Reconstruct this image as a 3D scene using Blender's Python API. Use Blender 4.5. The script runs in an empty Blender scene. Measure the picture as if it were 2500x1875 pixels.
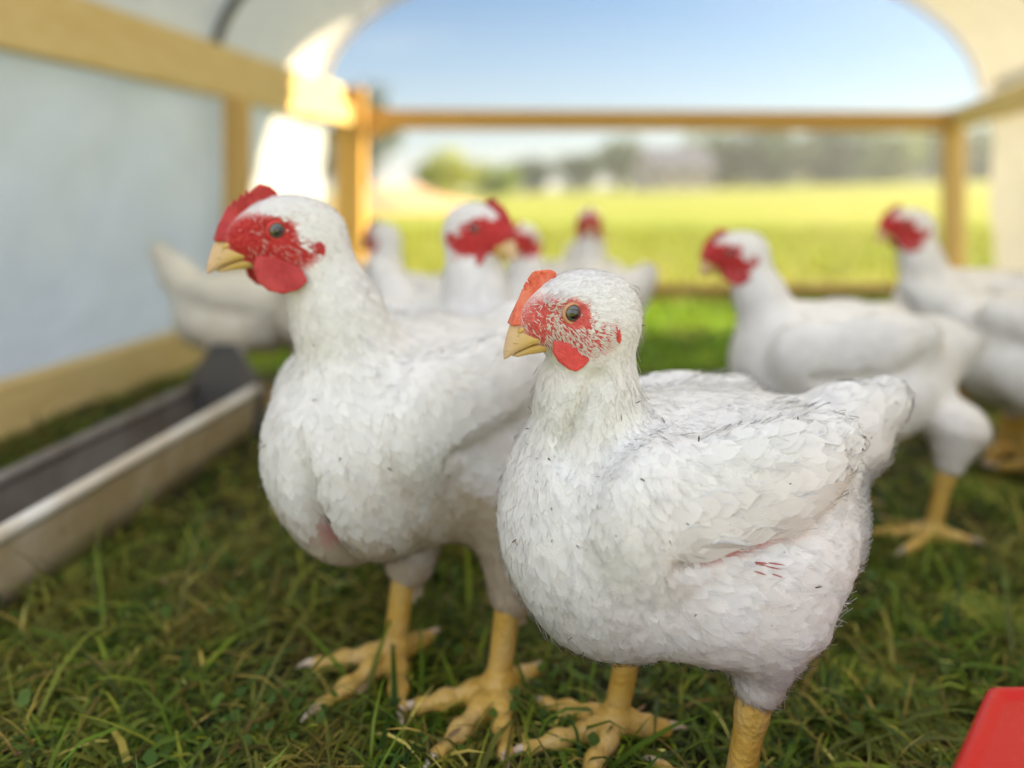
import bpy, math, random
import numpy as np
from mathutils import Matrix, Vector
C = bpy.context.scene
col = C.collection
R = math.radians
rng = np.random.default_rng(7)
random.seed(7)

# ------------------------------------------------------------------ camera
FPX, CAMH, HOR = 740.0, 0.40, 192.0          # focal length in px (1024 wide), eye height, horizon row
cam_d = bpy.data.cameras.new('camera'); cam = bpy.data.objects.new('camera', cam_d); col.objects.link(cam)
cam_d.sensor_width = 36; cam_d.lens = 36*FPX/1024
cam.location = (0, 0, CAMH); cam.rotation_euler = (R(90), 0, 0)
cam_d.shift_y = -(384-HOR)/1024
cam_d.clip_start = 0.02; cam_d.clip_end = 2000
cam_d.dof.use_dof = True; cam_d.dof.focus_distance = 0.448
cam_d.dof.aperture_fstop = (cam_d.lens/1000)/0.0142
C.camera = cam
# ------------------------------------------------------------------ world and sun
SUN_AZ, SUN_EL = R(14), R(25)                 # azimuth measured from +X towards +Y
w = bpy.data.worlds.new('World'); C.world = w; w.use_nodes = True
nt = w.node_tree; nt.nodes.clear()
out = nt.nodes.new('ShaderNodeOutputWorld'); bg = nt.nodes.new('ShaderNodeBackground')
sky = nt.nodes.new('ShaderNodeTexSky'); sky.sky_type = 'NISHITA'; sky.sun_disc = False
sky.sun_elevation = SUN_EL; sky.sun_rotation = R(90)-SUN_AZ
sky.air_density = 1.25; sky.dust_density = 0.5; sky.ozone_density = 2.2
tc = nt.nodes.new('ShaderNodeTexCoord')
mp = nt.nodes.new('ShaderNodeMapping'); mp.inputs['Scale'].default_value = (1.3, 1.3, 4.5); mp.inputs['Location'].default_value = (0.35, 0.2, 0.1)
nz = nt.nodes.new('ShaderNodeTexNoise'); nz.inputs['Scale'].default_value = 1.7; nz.inputs['Detail'].default_value = 6
cr = nt.nodes.new('ShaderNodeValToRGB'); cr.color_ramp.elements[0].position = 0.56; cr.color_ramp.elements[1].position = 0.78
mx = nt.nodes.new('ShaderNodeMixRGB'); mx.inputs['Color2'].default_value = (3.3, 3.6, 3.9, 1)
sep = nt.nodes.new('ShaderNodeSeparateXYZ')
m1 = nt.nodes.new('ShaderNodeMapRange'); m1.inputs['From Min'].default_value = 0.0; m1.inputs['From Max'].default_value = 0.75
m1.inputs['To Min'].default_value = 0.0; m1.inputs['To Max'].default_value = 0.5
ad = nt.nodes.new('ShaderNodeMath'); ad.operation = 'MAXIMUM'
L_ = nt.links.new
L_(tc.outputs['Generated'], mp.inputs['Vector']); L_(mp.outputs[0], nz.inputs['Vector']); L_(nz.outputs['Fac'], cr.inputs['Fac'])
L_(tc.outputs['Generated'], sep.inputs[0]); L_(sep.outputs['X'], m1.inputs['Value'])
m3 = nt.nodes.new('ShaderNodeMapRange'); m3.inputs['From Min'].default_value = 0.30; m3.inputs['From Max'].default_value = 0.0
m3.inputs['To Min'].default_value = 0.0; m3.inputs['To Max'].default_value = 0.62; L_(sep.outputs['Z'], m3.inputs['Value'])
a3 = nt.nodes.new('ShaderNodeMath'); a3.operation = 'MAXIMUM'; L_(m3.outputs[0], a3.inputs[0]); L_(cr.outputs['Color'], a3.inputs[1]); L_(a3.outputs[0], ad.inputs[0]); L_(m1.outputs[0], ad.inputs[1])
L_(ad.outputs[0], mx.inputs['Fac']); tn = nt.nodes.new('ShaderNodeMixRGB'); tn.blend_type = 'MULTIPLY'; tn.inputs[0].default_value = 1; tn.inputs[2].default_value = (0.37, 0.52, 0.66, 1); L_(sky.outputs[0], tn.inputs[1]); L_(tn.outputs[0], mx.inputs['Color1'])
m2 = nt.nodes.new('ShaderNodeMapRange'); m2.inputs['From Min'].default_value = 0.15; m2.inputs['From Max'].default_value = -0.55
m2.inputs['To Min'].default_value = 0.0; m2.inputs['To Max'].default_value = 0.85; L_(sep.outputs['Y'], m2.inputs['Value'])
mc = nt.nodes.new('ShaderNodeMixRGB'); mc.inputs['Color2'].default_value = (7.6, 7.9, 8.5, 1); L_(m2.outputs[0], mc.inputs['Fac']); L_(mx.outputs[0], mc.inputs['Color1'])  # unseen bright white cloud behind the camera, added as frontal fill
L_(mc.outputs[0], bg.inputs['Color']); L_(bg.outputs[0], out.inputs[0])
bg.inputs['Strength'].default_value = 0.05
sd = bpy.data.lights.new('sun', 'SUN'); sd.energy = 4.2; sd.angle = R(0.6); sd.color = (1, 0.79, 0.48)
sun = bpy.data.objects.new('sun', sd); col.objects.link(sun)
sdir = Vector((math.cos(SUN_EL)*math.cos(SUN_AZ), math.cos(SUN_EL)*math.sin(SUN_AZ), math.sin(SUN_EL)))
sun.rotation_euler = sdir.to_track_quat('Z', 'Y').to_euler()
C.view_settings.view_transform = 'Standard'; C.view_settings.look = 'None'
C.view_settings.exposure = 2.27; C.view_settings.gamma = 1
C.cycles.use_denoising = True
try: C.cycles.denoiser = 'OPENIMAGEDENOISE'
except Exception: pass
C.cycles.max_bounces = 14; C.cycles.diffuse_bounces = 9; C.cycles.transmission_bounces = 5
C.cycles.sample_clamp_indirect = 20; C.cycles.caustics_reflective = False; C.cycles.caustics_refractive = False

# ------------------------------------------------------------------ helpers
def tag(o, label=None, cat=None, group=None, kind=None):
    if label: o['label'] = label
    if cat: o['category'] = cat
    if group: o['group'] = group
    if kind: o['kind'] = kind
    return o
def empty(name, loc, rz=0, sc=1):
    o = bpy.data.objects.new(name, None); col.objects.link(o); o.location = loc; o.rotation_euler = (0, 0, rz); o.scale = (sc,)*3
    return o
def npmesh(name, V, F, mat=None, parent=None, smooth=True, attrs=None, ml=None, matidx=None):
    V = np.asarray(V, np.float32); F = np.asarray(F, np.int32); k = F.shape[1]
    me = bpy.data.meshes.new(name)
    me.vertices.add(len(V)); me.vertices.foreach_set('co', V.ravel())
    me.loops.add(F.size); me.loops.foreach_set('vertex_index', F.ravel())
    me.polygons.add(len(F)); me.polygons.foreach_set('loop_start', np.arange(0, F.size, k, dtype=np.int32))
    me.polygons.foreach_set('loop_total', np.full(len(F), k, np.int32))
    me.polygons.foreach_set('use_smooth', np.full(len(F), smooth, bool))
    if attrs:
        for n, a in attrs.items():
            a = np.asarray(a, np.float32)
            if a.shape[1] == 3: a = np.hstack([a, np.ones((len(a), 1), np.float32)])
            at = me.attributes.new(n, 'FLOAT_COLOR', 'POINT'); at.data.foreach_set('color', a.ravel())
    for m in (mat if isinstance(mat, (list, tuple)) else [mat]):
        if m: me.materials.append(m)
    if matidx is not None: me.polygons.foreach_set('material_index', np.asarray(matidx, np.int32))
    me.update(calc_edges=True); me.validate()
    o = bpy.data.objects.new(name, me); col.objects.link(o)
    if parent: o.parent = parent
    if ml is not None: o.matrix_local = ml
    return o
def snoise(P, freq, seed=0, octs=3):
    r = np.random.default_rng(seed); s = np.zeros(len(P)); a = 1.0; tot = 0
    for o in range(octs):
        for k in range(5):
            d = r.normal(size=3); d /= np.linalg.norm(d)
            s += a*np.sin(P@d*freq*(1+0.35*k)*6.283 + r.uniform(0, 6.28) + 1.3*np.sin(P@np.roll(d, 1)*freq*4+k)); tot += a*0.5
        freq *= 2.1; a *= 0.55
    return s/tot/2+0.5*0  # about -1..1
def sstep(a, b, x):
    t = np.clip((x-a)/(b-a), 0, 1); return t*t*(3-2*t)

# signed-distance shapes on (N,3) float32 arrays
def smin(a, b, k):
    if k <= 0: return np.minimum(a, b)
    h = np.maximum(k-np.abs(a-b), 0)/k
    return np.minimum(a, b)-h*h*k*0.25
def smax(a, b, k): return -smin(-a, -b, k)
def rotm(rx=0, ry=0, rz=0):
    return np.array(Matrix.Rotation(R(rz), 3, 'Z') @ Matrix.Rotation(R(ry), 3, 'Y') @ Matrix.Rotation(R(rx), 3, 'X'), np.float32)
def ell(P, c, r, rot=None):
    q = P-np.array(c, np.float32)
    if rot is not None: q = q@rot
    r = np.array(r, np.float32)
    a = q/r; k0 = np.sqrt((a*a).sum(1))+1e-9; b = a/r; k1 = np.sqrt((b*b).sum(1))+1e-9
    return k0*(k0-1)/k1
def cone(P, a, b, ra, rb, sy=1.0):
    a = np.array(a, np.float32); b = np.array(b, np.float32); d = b-a
    q = P-a
    t = np.clip((q@d)/(d@d), 0, 1)
    v = q-t[:, None]*d
    if sy != 1.0: v = v*np.array([1, 1/sy, 1], np.float32)
    return np.sqrt((v*v).sum(1))-(ra+(rb-ra)*t)
def poly_sdf(x, z, pts):
    pts = np.array(pts, np.float64); n = len(pts)
    d = np.full(x.shape, 1e9); s = np.ones(x.shape)
    for i in range(n):
        j = i-1
        ax, az = pts[i]; bx, bz = pts[j]
        ex, ez = bx-ax, bz-az; wx, wz = x-ax, z-az
        t = np.clip((wx*ex+wz*ez)/(ex*ex+ez*ez+1e-18), 0, 1)
        d = np.minimum(d, (wx-ex*t)**2+(wz-ez*t)**2)
        c1 = z >= az; c2 = z < bz; c3 = ex*wz > ez*wx
        s = np.where((c1 & c2 & c3) | (~c1 & ~c2 & ~c3), -s, s)
    return s*np.sqrt(d)
def grid(lo, hi, h):
    lo = np.array(lo, float); hi = np.array(hi, float)
    n = np.ceil((hi-lo)/h).astype(int)+1
    ax = [lo[i]+h*np.arange(n[i]) for i in range(3)]
    G = np.stack(np.meshgrid(*ax, indexing='ij'), -1).reshape(-1, 3).astype(np.float32)
    return G, n, lo
def surface_nets(F, lo, h):
    nx, ny, nz = F.shape; s = F < 0
    cnt = np.zeros((nx-1, ny-1, nz-1), np.int8)
    corners = [(i, j, k) for i in (0, 1) for j in (0, 1) for k in (0, 1)]
    for i, j, k in corners: cnt += s[i:nx-1+i, j:ny-1+j, k:nz-1+k]
    cells = np.argwhere((cnt > 0) & (cnt < 8))
    idx = -np.ones(cnt.shape, np.int64); idx[tuple(cells.T)] = np.arange(len(cells))
    acc = np.zeros((len(cells), 3)); num = np.zeros(len(cells))
    for a in corners:
        for ax in range(3):
            if a[ax]: continue
            b = list(a); b[ax] = 1
            fa = F[cells[:, 0]+a[0], cells[:, 1]+a[1], cells[:, 2]+a[2]]; fb = F[cells[:, 0]+b[0], cells[:, 1]+b[1], cells[:, 2]+b[2]]
            m = (fa < 0) != (fb < 0)
            t = np.where(m, fa/np.where(m, fa-fb, 1), 0)
            p = np.tile(np.array(a, float), (len(cells), 1)); p[:, ax] += t
            acc += p*m[:, None]; num += m
    V = (cells+acc/num[:, None])*h+lo
    Q = []
    for ax in range(3):
        sl0 = [slice(None)]*3; sl1 = [slice(None)]*3; sl0[ax] = slice(0, -1); sl1[ax] = slice(1, None)
        e = s[tuple(sl0)] != s[tuple(sl1)]
        E = np.argwhere(e); u, v = (ax+1) % 3, (ax+2) % 3
        E = E[(E[:, u] > 0) & (E[:, v] > 0) & (E[:, u] < F.shape[u]-1) & (E[:, v] < F.shape[v]-1)]
        neg = s[tuple(E.T)]
        def g(du, dv):
            c = E.copy(); c[:, u] -= du; c[:, v] -= dv; return idx[tuple(c.T)]
        q = np.stack([g(1, 1), g(0, 1), g(0, 0), g(1, 0)], 1)
        q[~neg] = q[~neg][:, ::-1]; Q.append(q)
    return V, np.vstack(Q)
def sdf_mesh(fn, lo, hi, h, relax=1):
    G, n, lo = grid(lo, hi, h)
    F = fn(G).reshape(n)
    V, Q = surface_nets(F, lo, h)
    for _ in range(relax):
        S = np.zeros_like(V); c = np.zeros(len(V))
        for a, b in ((0, 1), (1, 2), (2, 3), (3, 0)):
            np.add.at(S, Q[:, a], V[Q[:, b]]); np.add.at(S, Q[:, b], V[Q[:, a]])
            np.add.at(c, Q[:, a], 1); np.add.at(c, Q[:, b], 1)
        V = V*0.5+0.5*S/c[:, None]
    return V, Q, F, lo
def interp(F, lo, h, P):
    q = (P-lo)/h; n = np.array(F.shape)
    q = np.clip(q, 0, n-1.001); i = q.astype(int); f = q-i; r = 0
    for a in (0, 1):
        for b in (0, 1):
            for c in (0, 1):
                r = r+F[i[:, 0]+a, i[:, 1]+b, i[:, 2]+c]*np.where(a, f[:, 0], 1-f[:, 0])*np.where(b, f[:, 1], 1-f[:, 1])*np.where(c, f[:, 2], 1-f[:, 2])
    return r
def gradi(F, lo, h, P):
    g = np.zeros_like(P)
    for i in range(3):
        e = np.zeros(3); e[i] = h
        g[:, i] = interp(F, lo, h, P+e)-interp(F, lo, h, P-e)
    return g/(np.linalg.norm(g, axis=1)[:, None]+1e-9)
def norm(v): return v/(np.linalg.norm(v, axis=-1, keepdims=True)+1e-12)

# polygon-mesh builder for lumber, sheets and so on
class MB:
    def __init__(s): s.v = []; s.f = []; s.mi = []
    def add(s, V, F, mi=0):
        n = len(s.v); s.v += [tuple(p) for p in V]; s.f += [tuple(i+n for i in f) for f in F]; s.mi += [mi]*len(F)
    def beam(s, a, b, w_, h_, up=(0, 0, 1), bev=0.003, mi=0):
        a = Vector(a); b = Vector(b); d = (b-a).normalized(); up = Vector(up)
        sx = d.cross(up).normalized(); uz = sx.cross(d).normalized()
        c = min(bev, w_/3, h_/3); W, H = w_/2, h_/2
        prof = [(-W+c, -H), (W-c, -H), (W, -H+c), (W, H-c), (W-c, H), (-W+c, H), (-W, H-c), (-W, -H+c)]
        V = []
        for t in (a, b): V += [t+sx*x+uz*z for x, z in prof]
        F = [(i, (i+1) % 8, 8+(i+1) % 8, 8+i) for i in range(8)]+[tuple(range(7, -1, -1)), tuple(range(8, 16))]
        s.add(V, F, mi)
    def tube(s, pts, r, n=10, mi=0):
        pts = [Vector(p) for p in pts]; V = []; F = []
        rr = r if isinstance(r, (list, tuple)) else [r]*len(pts)
        ref = Vector((0.13, 0.2, 1)).normalized()
        for i, p in enumerate(pts):
            d = (pts[min(i+1, len(pts)-1)]-pts[max(i-1, 0)]).normalized()
            x = d.cross(ref).normalized(); y = x.cross(d)
            V += [p+(x*math.cos(k*math.tau/n)+y*math.sin(k*math.tau/n))*rr[i] for k in range(n)]
        for i in range(len(pts)-1):
            for k in range(n): F.append((i*n+k, i*n+(k+1) % n, (i+1)*n+(k+1) % n, (i+1)*n+k))
        F += [tuple(range(n-1, -1, -1)), tuple(len(pts)*n-n+k for k in range(n))]
        s.add(V, F, mi)
    def build(s, name, mat, parent=None, smooth=False):
        me = bpy.data.meshes.new(name); me.from_pydata([tuple(p) for p in s.v], [], s.f)
        for m in (mat if isinstance(mat, (list, tuple)) else [mat]): me.materials.append(m)
        if any(s.mi): me.polygons.foreach_set('material_index', s.mi)
        if smooth: me.polygons.foreach_set('use_smooth', [True]*len(me.polygons))
        me.update(); o = bpy.data.objects.new(name, me); col.objects.link(o)
        if parent: o.parent = parent
        return o

# ------------------------------------------------------------------ materials
class NT:
    def __init__(s, name):
        s.m = bpy.data.materials.new(name); s.m.use_nodes = True; s.t = s.m.node_tree; s.t.nodes.clear()
        s.out = s.n('ShaderNodeOutputMaterial')
    def n(s, t, **kw):
        nd = s.t.nodes.new(t)
        for k, v in kw.items():
            if k in nd.inputs: nd.inputs[k].default_value = v
            else: setattr(nd, k, v)
        return nd
    def l(s, a, b): s.t.links.new(a, b)
    def attr(s, name): return s.n('ShaderNodeAttribute', attribute_name=name)
    def noise(s, scale, detail=4, rough=0.55, vec=None, dist=0):
        nd = s.n('ShaderNodeTexNoise'); nd.inputs['Scale'].default_value = scale; nd.inputs['Detail'].default_value = detail
        nd.inputs['Roughness'].default_value = rough; nd.inputs['Distortion'].default_value = dist
        if vec is not None: s.l(vec, nd.inputs['Vector'])
        return nd
    def coord(s, scale=(1, 1, 1), kind='Object'):
        tc = s.n('ShaderNodeTexCoord'); mp = s.n('ShaderNodeMapping'); mp.inputs['Scale'].default_value = scale
        s.l(tc.outputs[kind], mp.inputs['Vector']); return mp.outputs[0]
    def ramp(s, fac, stops):
        r = s.n('ShaderNodeValToRGB'); e = r.color_ramp.elements
        while len(e) > 1: e.remove(e[-1])
        e[0].position = stops[0][0]; e[0].color = (*stops[0][1], 1)
        for p, c in stops[1:]:
            k = e.new(p); k.color = (*c, 1)
        s.l(fac, r.inputs['Fac']); return r.outputs['Color']
    def mix(s, fac, a, b, mode='MIX'):
        m = s.n('ShaderNodeMixRGB', blend_type=mode)
        for i, v in ((0, fac), (1, a), (2, b)):
            if isinstance(v, (int, float)): m.inputs[i].default_value = v
            elif isinstance(v, tuple): m.inputs[i].default_value = (*v, 1)
            else: s.l(v, m.inputs[i])
        return m.outputs[0]
    def math(s, op, a, b=0.0):
        m = s.n('ShaderNodeMath', operation=op)
        for i, v in ((0, a), (1, b)):
            if isinstance(v, (int, float)): m.inputs[i].default_value = v
            else: s.l(v, m.inputs[i])
        return m.outputs[0]
    def bump(s, h, strength=0.3, dist=0.01):
        b = s.n('ShaderNodeBump'); b.inputs['Strength'].default_value = strength; b.inputs['Distance'].default_value = dist
        s.l(h, b.inputs['Height']); return b.outputs[0]
    def pbr(s, color, rough=0.6, normal=None, **kw):
        p = s.n('ShaderNodeBsdfPrincipled')
        if isinstance(color, tuple): p.inputs['Base Color'].default_value = (*color, 1)
        else: s.l(color, p.inputs['Base Color'])
        if isinstance(rough, (int, float)): p.inputs['Roughness'].default_value = rough
        else: s.l(rough, p.inputs['Roughness'])
        if normal is not None: s.l(normal, p.inputs['Normal'])
        for k, v in kw.items():
            key = k.replace('_', ' ')
            if isinstance(v, (int, float, tuple)): p.inputs[key].default_value = v
            else: s.l(v, p.inputs[key])
        return p.outputs[0]
    def trans(s, shader, color, fac):
        t = s.n('ShaderNodeBsdfTranslucent')
        if isinstance(color, tuple): t.inputs['Color'].default_value = (*color, 1)
        else: s.l(color, t.inputs['Color'])
        m = s.n('ShaderNodeMixShader'); m.inputs[0].default_value = fac
        s.l(shader, m.inputs[1]); s.l(t.outputs[0], m.inputs[2]); return m.outputs[0]
    def done(s, shader): s.l(shader, s.out.inputs['Surface']); return s.m

def mat_wood(name, c1, c2, axis=1):
    t = NT(name); sc = [9, 9, 9]; sc[axis] = 0.7
    v = t.coord(tuple(sc)); n1 = t.noise(6, 6, 0.6, v, 0.8); n2 = t.noise(1.1, 2, 0.5, t.coord())
    c = t.ramp(n1.outputs['Fac'], [(0.3, c2), (0.62, c1)])
    c = t.mix(t.math('MULTIPLY', n2.outputs['Fac'], 0.35), c, tuple(x*0.6 for x in c1))
    return t.done(t.pbr(c, 0.65, t.bump(n1.outputs['Fac'], 0.3, 0.004), Specular_IOR_Level=0.3))
WOOD = mat_wood('pine_wood', (0.74, 0.57, 0.27), (0.64, 0.46, 0.18))
WOODZ_SUN = mat_wood('sunlit_upright', (0.74, 0.45, 0.12), (0.62, 0.34, 0.07), 2)  # upright copy for the corner post, sunlit orange put into the colour
WOODX = mat_wood('golden_sunlit_wood', (0.60, 0.37, 0.11), (0.46, 0.26, 0.07), 0)  # golden wood with the end rail's sunlit orange put into its colour
WOODD = mat_wood('dark_wood', (0.30, 0.18, 0.08), (0.20, 0.11, 0.05), 0)
WOODZ = mat_wood('pine_upright', (0.66, 0.44, 0.16), (0.52, 0.32, 0.10), 2)
def mat_tarp(name, c, tfac, tc_):
    t = NT(name); n1 = t.noise(3.2, 5, 0.6, t.coord((1, 1, 1.3)), 2.0); n2 = t.noise(14, 3, 0.5, t.coord())
    cc = t.ramp(n1.outputs['Fac'], [(0.3, tuple(x*0.80 for x in c)), (0.65, c)])
    sh = t.pbr(cc, 0.55, t.bump(t.math('ADD', n1.outputs['Fac'], t.math('MULTIPLY', n2.outputs['Fac'], 0.2)), 0.6, 0.04), Specular_IOR_Level=0.35)
    return t.done(t.trans(sh, tc_, tfac))
TARP = mat_tarp('plastic_cover', (0.83, 0.84, 0.87), 0.40, (0.76, 0.79, 0.84))
RSHEET_DIM = mat_tarp('dimmed_right_sheet', (0.62, 0.60, 0.57), 0.18, (0.60, 0.60, 0.60))  # darker, less translucent copy of the cover, dims the sun-facing side
PANEL = mat_tarp('side_sheet', (0.82, 0.86, 0.93), 0.56, (0.82, 0.88, 0.97))
def mat_metal(name, c, dirt, metal=0.6, rough=0.5):
    t = NT(name); n1 = t.noise(9, 5, 0.6, t.coord()); n2 = t.noise(45, 4, 0.6, t.coord((1, 1, 1)))
    cc = t.mix(t.ramp(n1.outputs['Fac'], [(0.38, (0, 0, 0)), (0.62, (1, 1, 1))]), c, dirt)
    cc = t.mix(t.ramp(n2.outputs['Fac'], [(0.62, (0, 0, 0)), (0.75, (1, 1, 1))]), cc, tuple(x*0.35 for x in dirt))
    return t.done(t.pbr(cc, rough, t.bump(n2.outputs['Fac'], 0.2, 0.002), Metallic=metal))
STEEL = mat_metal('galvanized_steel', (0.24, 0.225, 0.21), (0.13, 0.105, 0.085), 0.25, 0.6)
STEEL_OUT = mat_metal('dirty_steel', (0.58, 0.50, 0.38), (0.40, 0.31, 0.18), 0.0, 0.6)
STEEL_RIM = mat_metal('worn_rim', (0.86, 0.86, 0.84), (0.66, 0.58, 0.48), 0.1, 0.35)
STEEL_DARK = mat_metal('dull_end_plate', (0.10, 0.11, 0.115), (0.16, 0.14, 0.12), 0.4, 0.5)
PIPE = NT('dark_pipe'); PIPE = PIPE.done(PIPE.pbr((0.10, 0.10, 0.10), 0.5))
t = NT('red_plastic'); n1 = t.noise(60, 3, 0.5, t.coord()); n2 = t.noise(420, 2, 0.5, t.coord())
c = t.mix(t.ramp(n2.outputs['Fac'], [(0.70, (0, 0, 0)), (0.76, (1, 1, 1))]), (0.56, 0.004, 0.006), (0.70, 0.16, 0.14))
REDP = t.done(t.pbr(c, t.math('ADD', t.math('MULTIPLY', n1.outputs['Fac'], 0.2), 0.28), t.bump(n1.outputs['Fac'], 0.06, 0.002), Specular_IOR_Level=0.4))

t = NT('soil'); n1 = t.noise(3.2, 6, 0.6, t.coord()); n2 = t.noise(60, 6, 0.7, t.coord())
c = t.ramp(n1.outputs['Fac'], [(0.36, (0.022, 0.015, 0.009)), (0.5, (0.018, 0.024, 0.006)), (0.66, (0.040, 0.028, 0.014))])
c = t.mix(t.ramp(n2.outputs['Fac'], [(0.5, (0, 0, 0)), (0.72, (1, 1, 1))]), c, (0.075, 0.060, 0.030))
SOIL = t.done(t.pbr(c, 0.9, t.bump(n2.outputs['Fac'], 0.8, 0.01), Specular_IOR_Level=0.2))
t = NT('pasture'); n1 = t.noise(0.35, 5, 0.6, t.coord()); n2 = t.noise(5, 6, 0.7, t.coord())
n8 = t.noise(0.06, 3, 0.5, t.coord((1, 2.5, 1))); c = t.ramp(n1.outputs['Fac'], [(0.34, (0.23, 0.29, 0.05)), (0.52, (0.34, 0.35, 0.085)), (0.68, (0.40, 0.37, 0.13))]); c = t.mix(t.ramp(n8.outputs['Fac'], [(0.42, (0, 0, 0)), (0.62, (0.6, 0.6, 0.6))]), c, (0.20, 0.30, 0.06))
c = t.mix(t.math('MULTIPLY', n2.outputs['Fac'], 0.5), c, (0.21, 0.22, 0.03))
PASTURE = t.done(t.pbr(c, 0.9, t.bump(n2.outputs['Fac'], 0.6, 0.05), Specular_IOR_Level=0.1))
t = NT('bare_earth'); n1 = t.noise(2, 5, 0.6, t.coord())
EARTH = t.done(t.pbr(t.ramp(n1.outputs['Fac'], [(0.3, (0.42, 0.25, 0.14)), (0.7, (0.55, 0.38, 0.23))]), 0.9))
t = NT('grass_blade'); a = t.attr('Col')
GRASS = t.done(t.trans(t.pbr(a.outputs['Color'], 0.5, Specular_IOR_Level=0.35), a.outputs['Color'], 0.3))
t = NT('straw'); a = t.attr('Col'); STRAW = t.done(t.pbr(a.outputs['Color'], 0.6))

# ------------------------------------------------------------------ ground
def gheight(x, y):
    far = np.clip((y-6)/60, 0, 3)
    near = 0.006*np.sin(x*7+y*5)+0.005*np.sin(x*13-y*11+1)+0.003*np.sin(x*29+y*23)
    return near*np.exp(-np.maximum(y-3, 0)*0.5)+far*1.0*np.clip((x+10)/60, 0, 1.2)
def sheet(name, xs, ys, mat, dz=0.0):
    X, Y = np.meshgrid(xs, ys, indexing='ij'); Z = gheight(X, Y)+dz
    V = np.stack([X, Y, Z], -1).reshape(-1, 3); n, m = len(xs), len(ys)
    i = np.arange((n-1)*m).reshape(n-1, m)[:, :-1].ravel()
    return npmesh(name, V, np.stack([i, i+m, i+m+1, i+1], 1), mat)
def geo(a, b, n, p=3): return np.sign(np.linspace(-1, 1, n))*np.abs(np.linspace(-1, 1, n))**p*b
ys = np.concatenate([np.linspace(-400, -3, 12), np.linspace(-2.5, 6, 130), 6.5*np.exp(np.linspace(0, 4.8, 50))])
tag(sheet('ground', np.concatenate([geo(-1, 600, 161, 3.2)]), ys, PASTURE, -0.004), kind='structure')
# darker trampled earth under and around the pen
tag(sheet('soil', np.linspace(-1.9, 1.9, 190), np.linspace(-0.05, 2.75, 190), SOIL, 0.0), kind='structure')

# ------------------------------------------------------------------ pen frame
def LX(y): return -0.56-0.1915*(2.6-y)
def RX(y): return 1.56-0.30*(2.6-y)
Y0, Y1 = 0.12, 2.60
coop = empty('chicken_pen', ((LX(1.2)+RX(1.2))/2, 1.2, 0))
tag(coop, 'low wooden field pen with hooped white plastic cover and open gable end', 'chicken pen')
cinv = Matrix.Translation(-coop.location)
def cb(mb, name, mat, smooth=False):
    o = mb.build(name, mat, coop, smooth); o.data.transform(cinv); return o
def side_rail(fx, y0, y1, z, h, off, name, mat=WOOD, w_=0.038):
    m = MB(); m.beam((fx(y0)+off, y0, z), (fx(y1)+off, y1, z), w_, h); return cb(m, name, mat)
side_rail(LX, Y0, 2.585, 0.667, 0.07, 0.0, 'side_rail')
side_rail(LX, Y0, 2.50, 0.731, 0.056, -0.012, 'top_plate')
side_rail(RX, Y0, 2.585, 0.655, 0.07, 0.0, 'side_rail')
side_rail(LX, Y0, 2.58, 0.047, 0.09, 0.0, 'base_board')
side_rail(RX, Y0, 2.58, 0.047, 0.09, 0.0, 'base_board')
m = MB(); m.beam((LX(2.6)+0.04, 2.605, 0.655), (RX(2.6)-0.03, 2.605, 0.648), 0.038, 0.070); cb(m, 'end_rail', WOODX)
m = MB(); m.beam((LX(2.6)+0.04, 2.605, 0.050), (RX(2.6)-0.03, 2.605, 0.050), 0.038, 0.045); cb(m, 'end_base_board', WOODD)
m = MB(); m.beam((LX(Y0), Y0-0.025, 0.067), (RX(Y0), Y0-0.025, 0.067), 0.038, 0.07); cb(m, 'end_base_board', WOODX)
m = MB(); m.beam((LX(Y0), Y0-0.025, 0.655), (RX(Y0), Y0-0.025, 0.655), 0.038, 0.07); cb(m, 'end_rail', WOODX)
def post(x, y, w1, w2, z1, mat=WOODZ):
    m = MB(); m.beam((x, y, 0.0), (x, y, z1), w1, w2, up=(0, 1, 0)); return cb(m, 'post', mat)
post(LX(2.6)-0.012, 2.615, 0.10, 0.05, 0.765, WOODZ_SUN)
post(RX(2.6), 2.615, 0.062, 0.05, 0.69)
post(LX(1.83)+0.028, 1.83, 0.045, 0.075, 0.631)
post(LX(0.6)+0.028, 0.6, 0.045, 0.075, 0.631); post(RX(0.7)-0.028, 0.7, 0.045, 0.075, 0.62)
post(RX(1.7)-0.03, 1.35, 0.045, 0.075, 0.62) if False else None
# corner block and gusset
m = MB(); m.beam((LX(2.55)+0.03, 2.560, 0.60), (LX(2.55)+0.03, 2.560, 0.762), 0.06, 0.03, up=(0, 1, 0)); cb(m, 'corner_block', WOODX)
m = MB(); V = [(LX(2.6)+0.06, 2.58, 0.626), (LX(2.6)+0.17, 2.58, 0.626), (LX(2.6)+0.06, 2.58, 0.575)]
V += [(x, y-0.014, z) for x, y, z in V]; m.add(V, [(0, 1, 2), (5, 4, 3), (0, 3, 4, 1), (1, 4, 5, 2), (2, 5, 3, 0)]); cb(m, 'gusset', WOODX)
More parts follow.
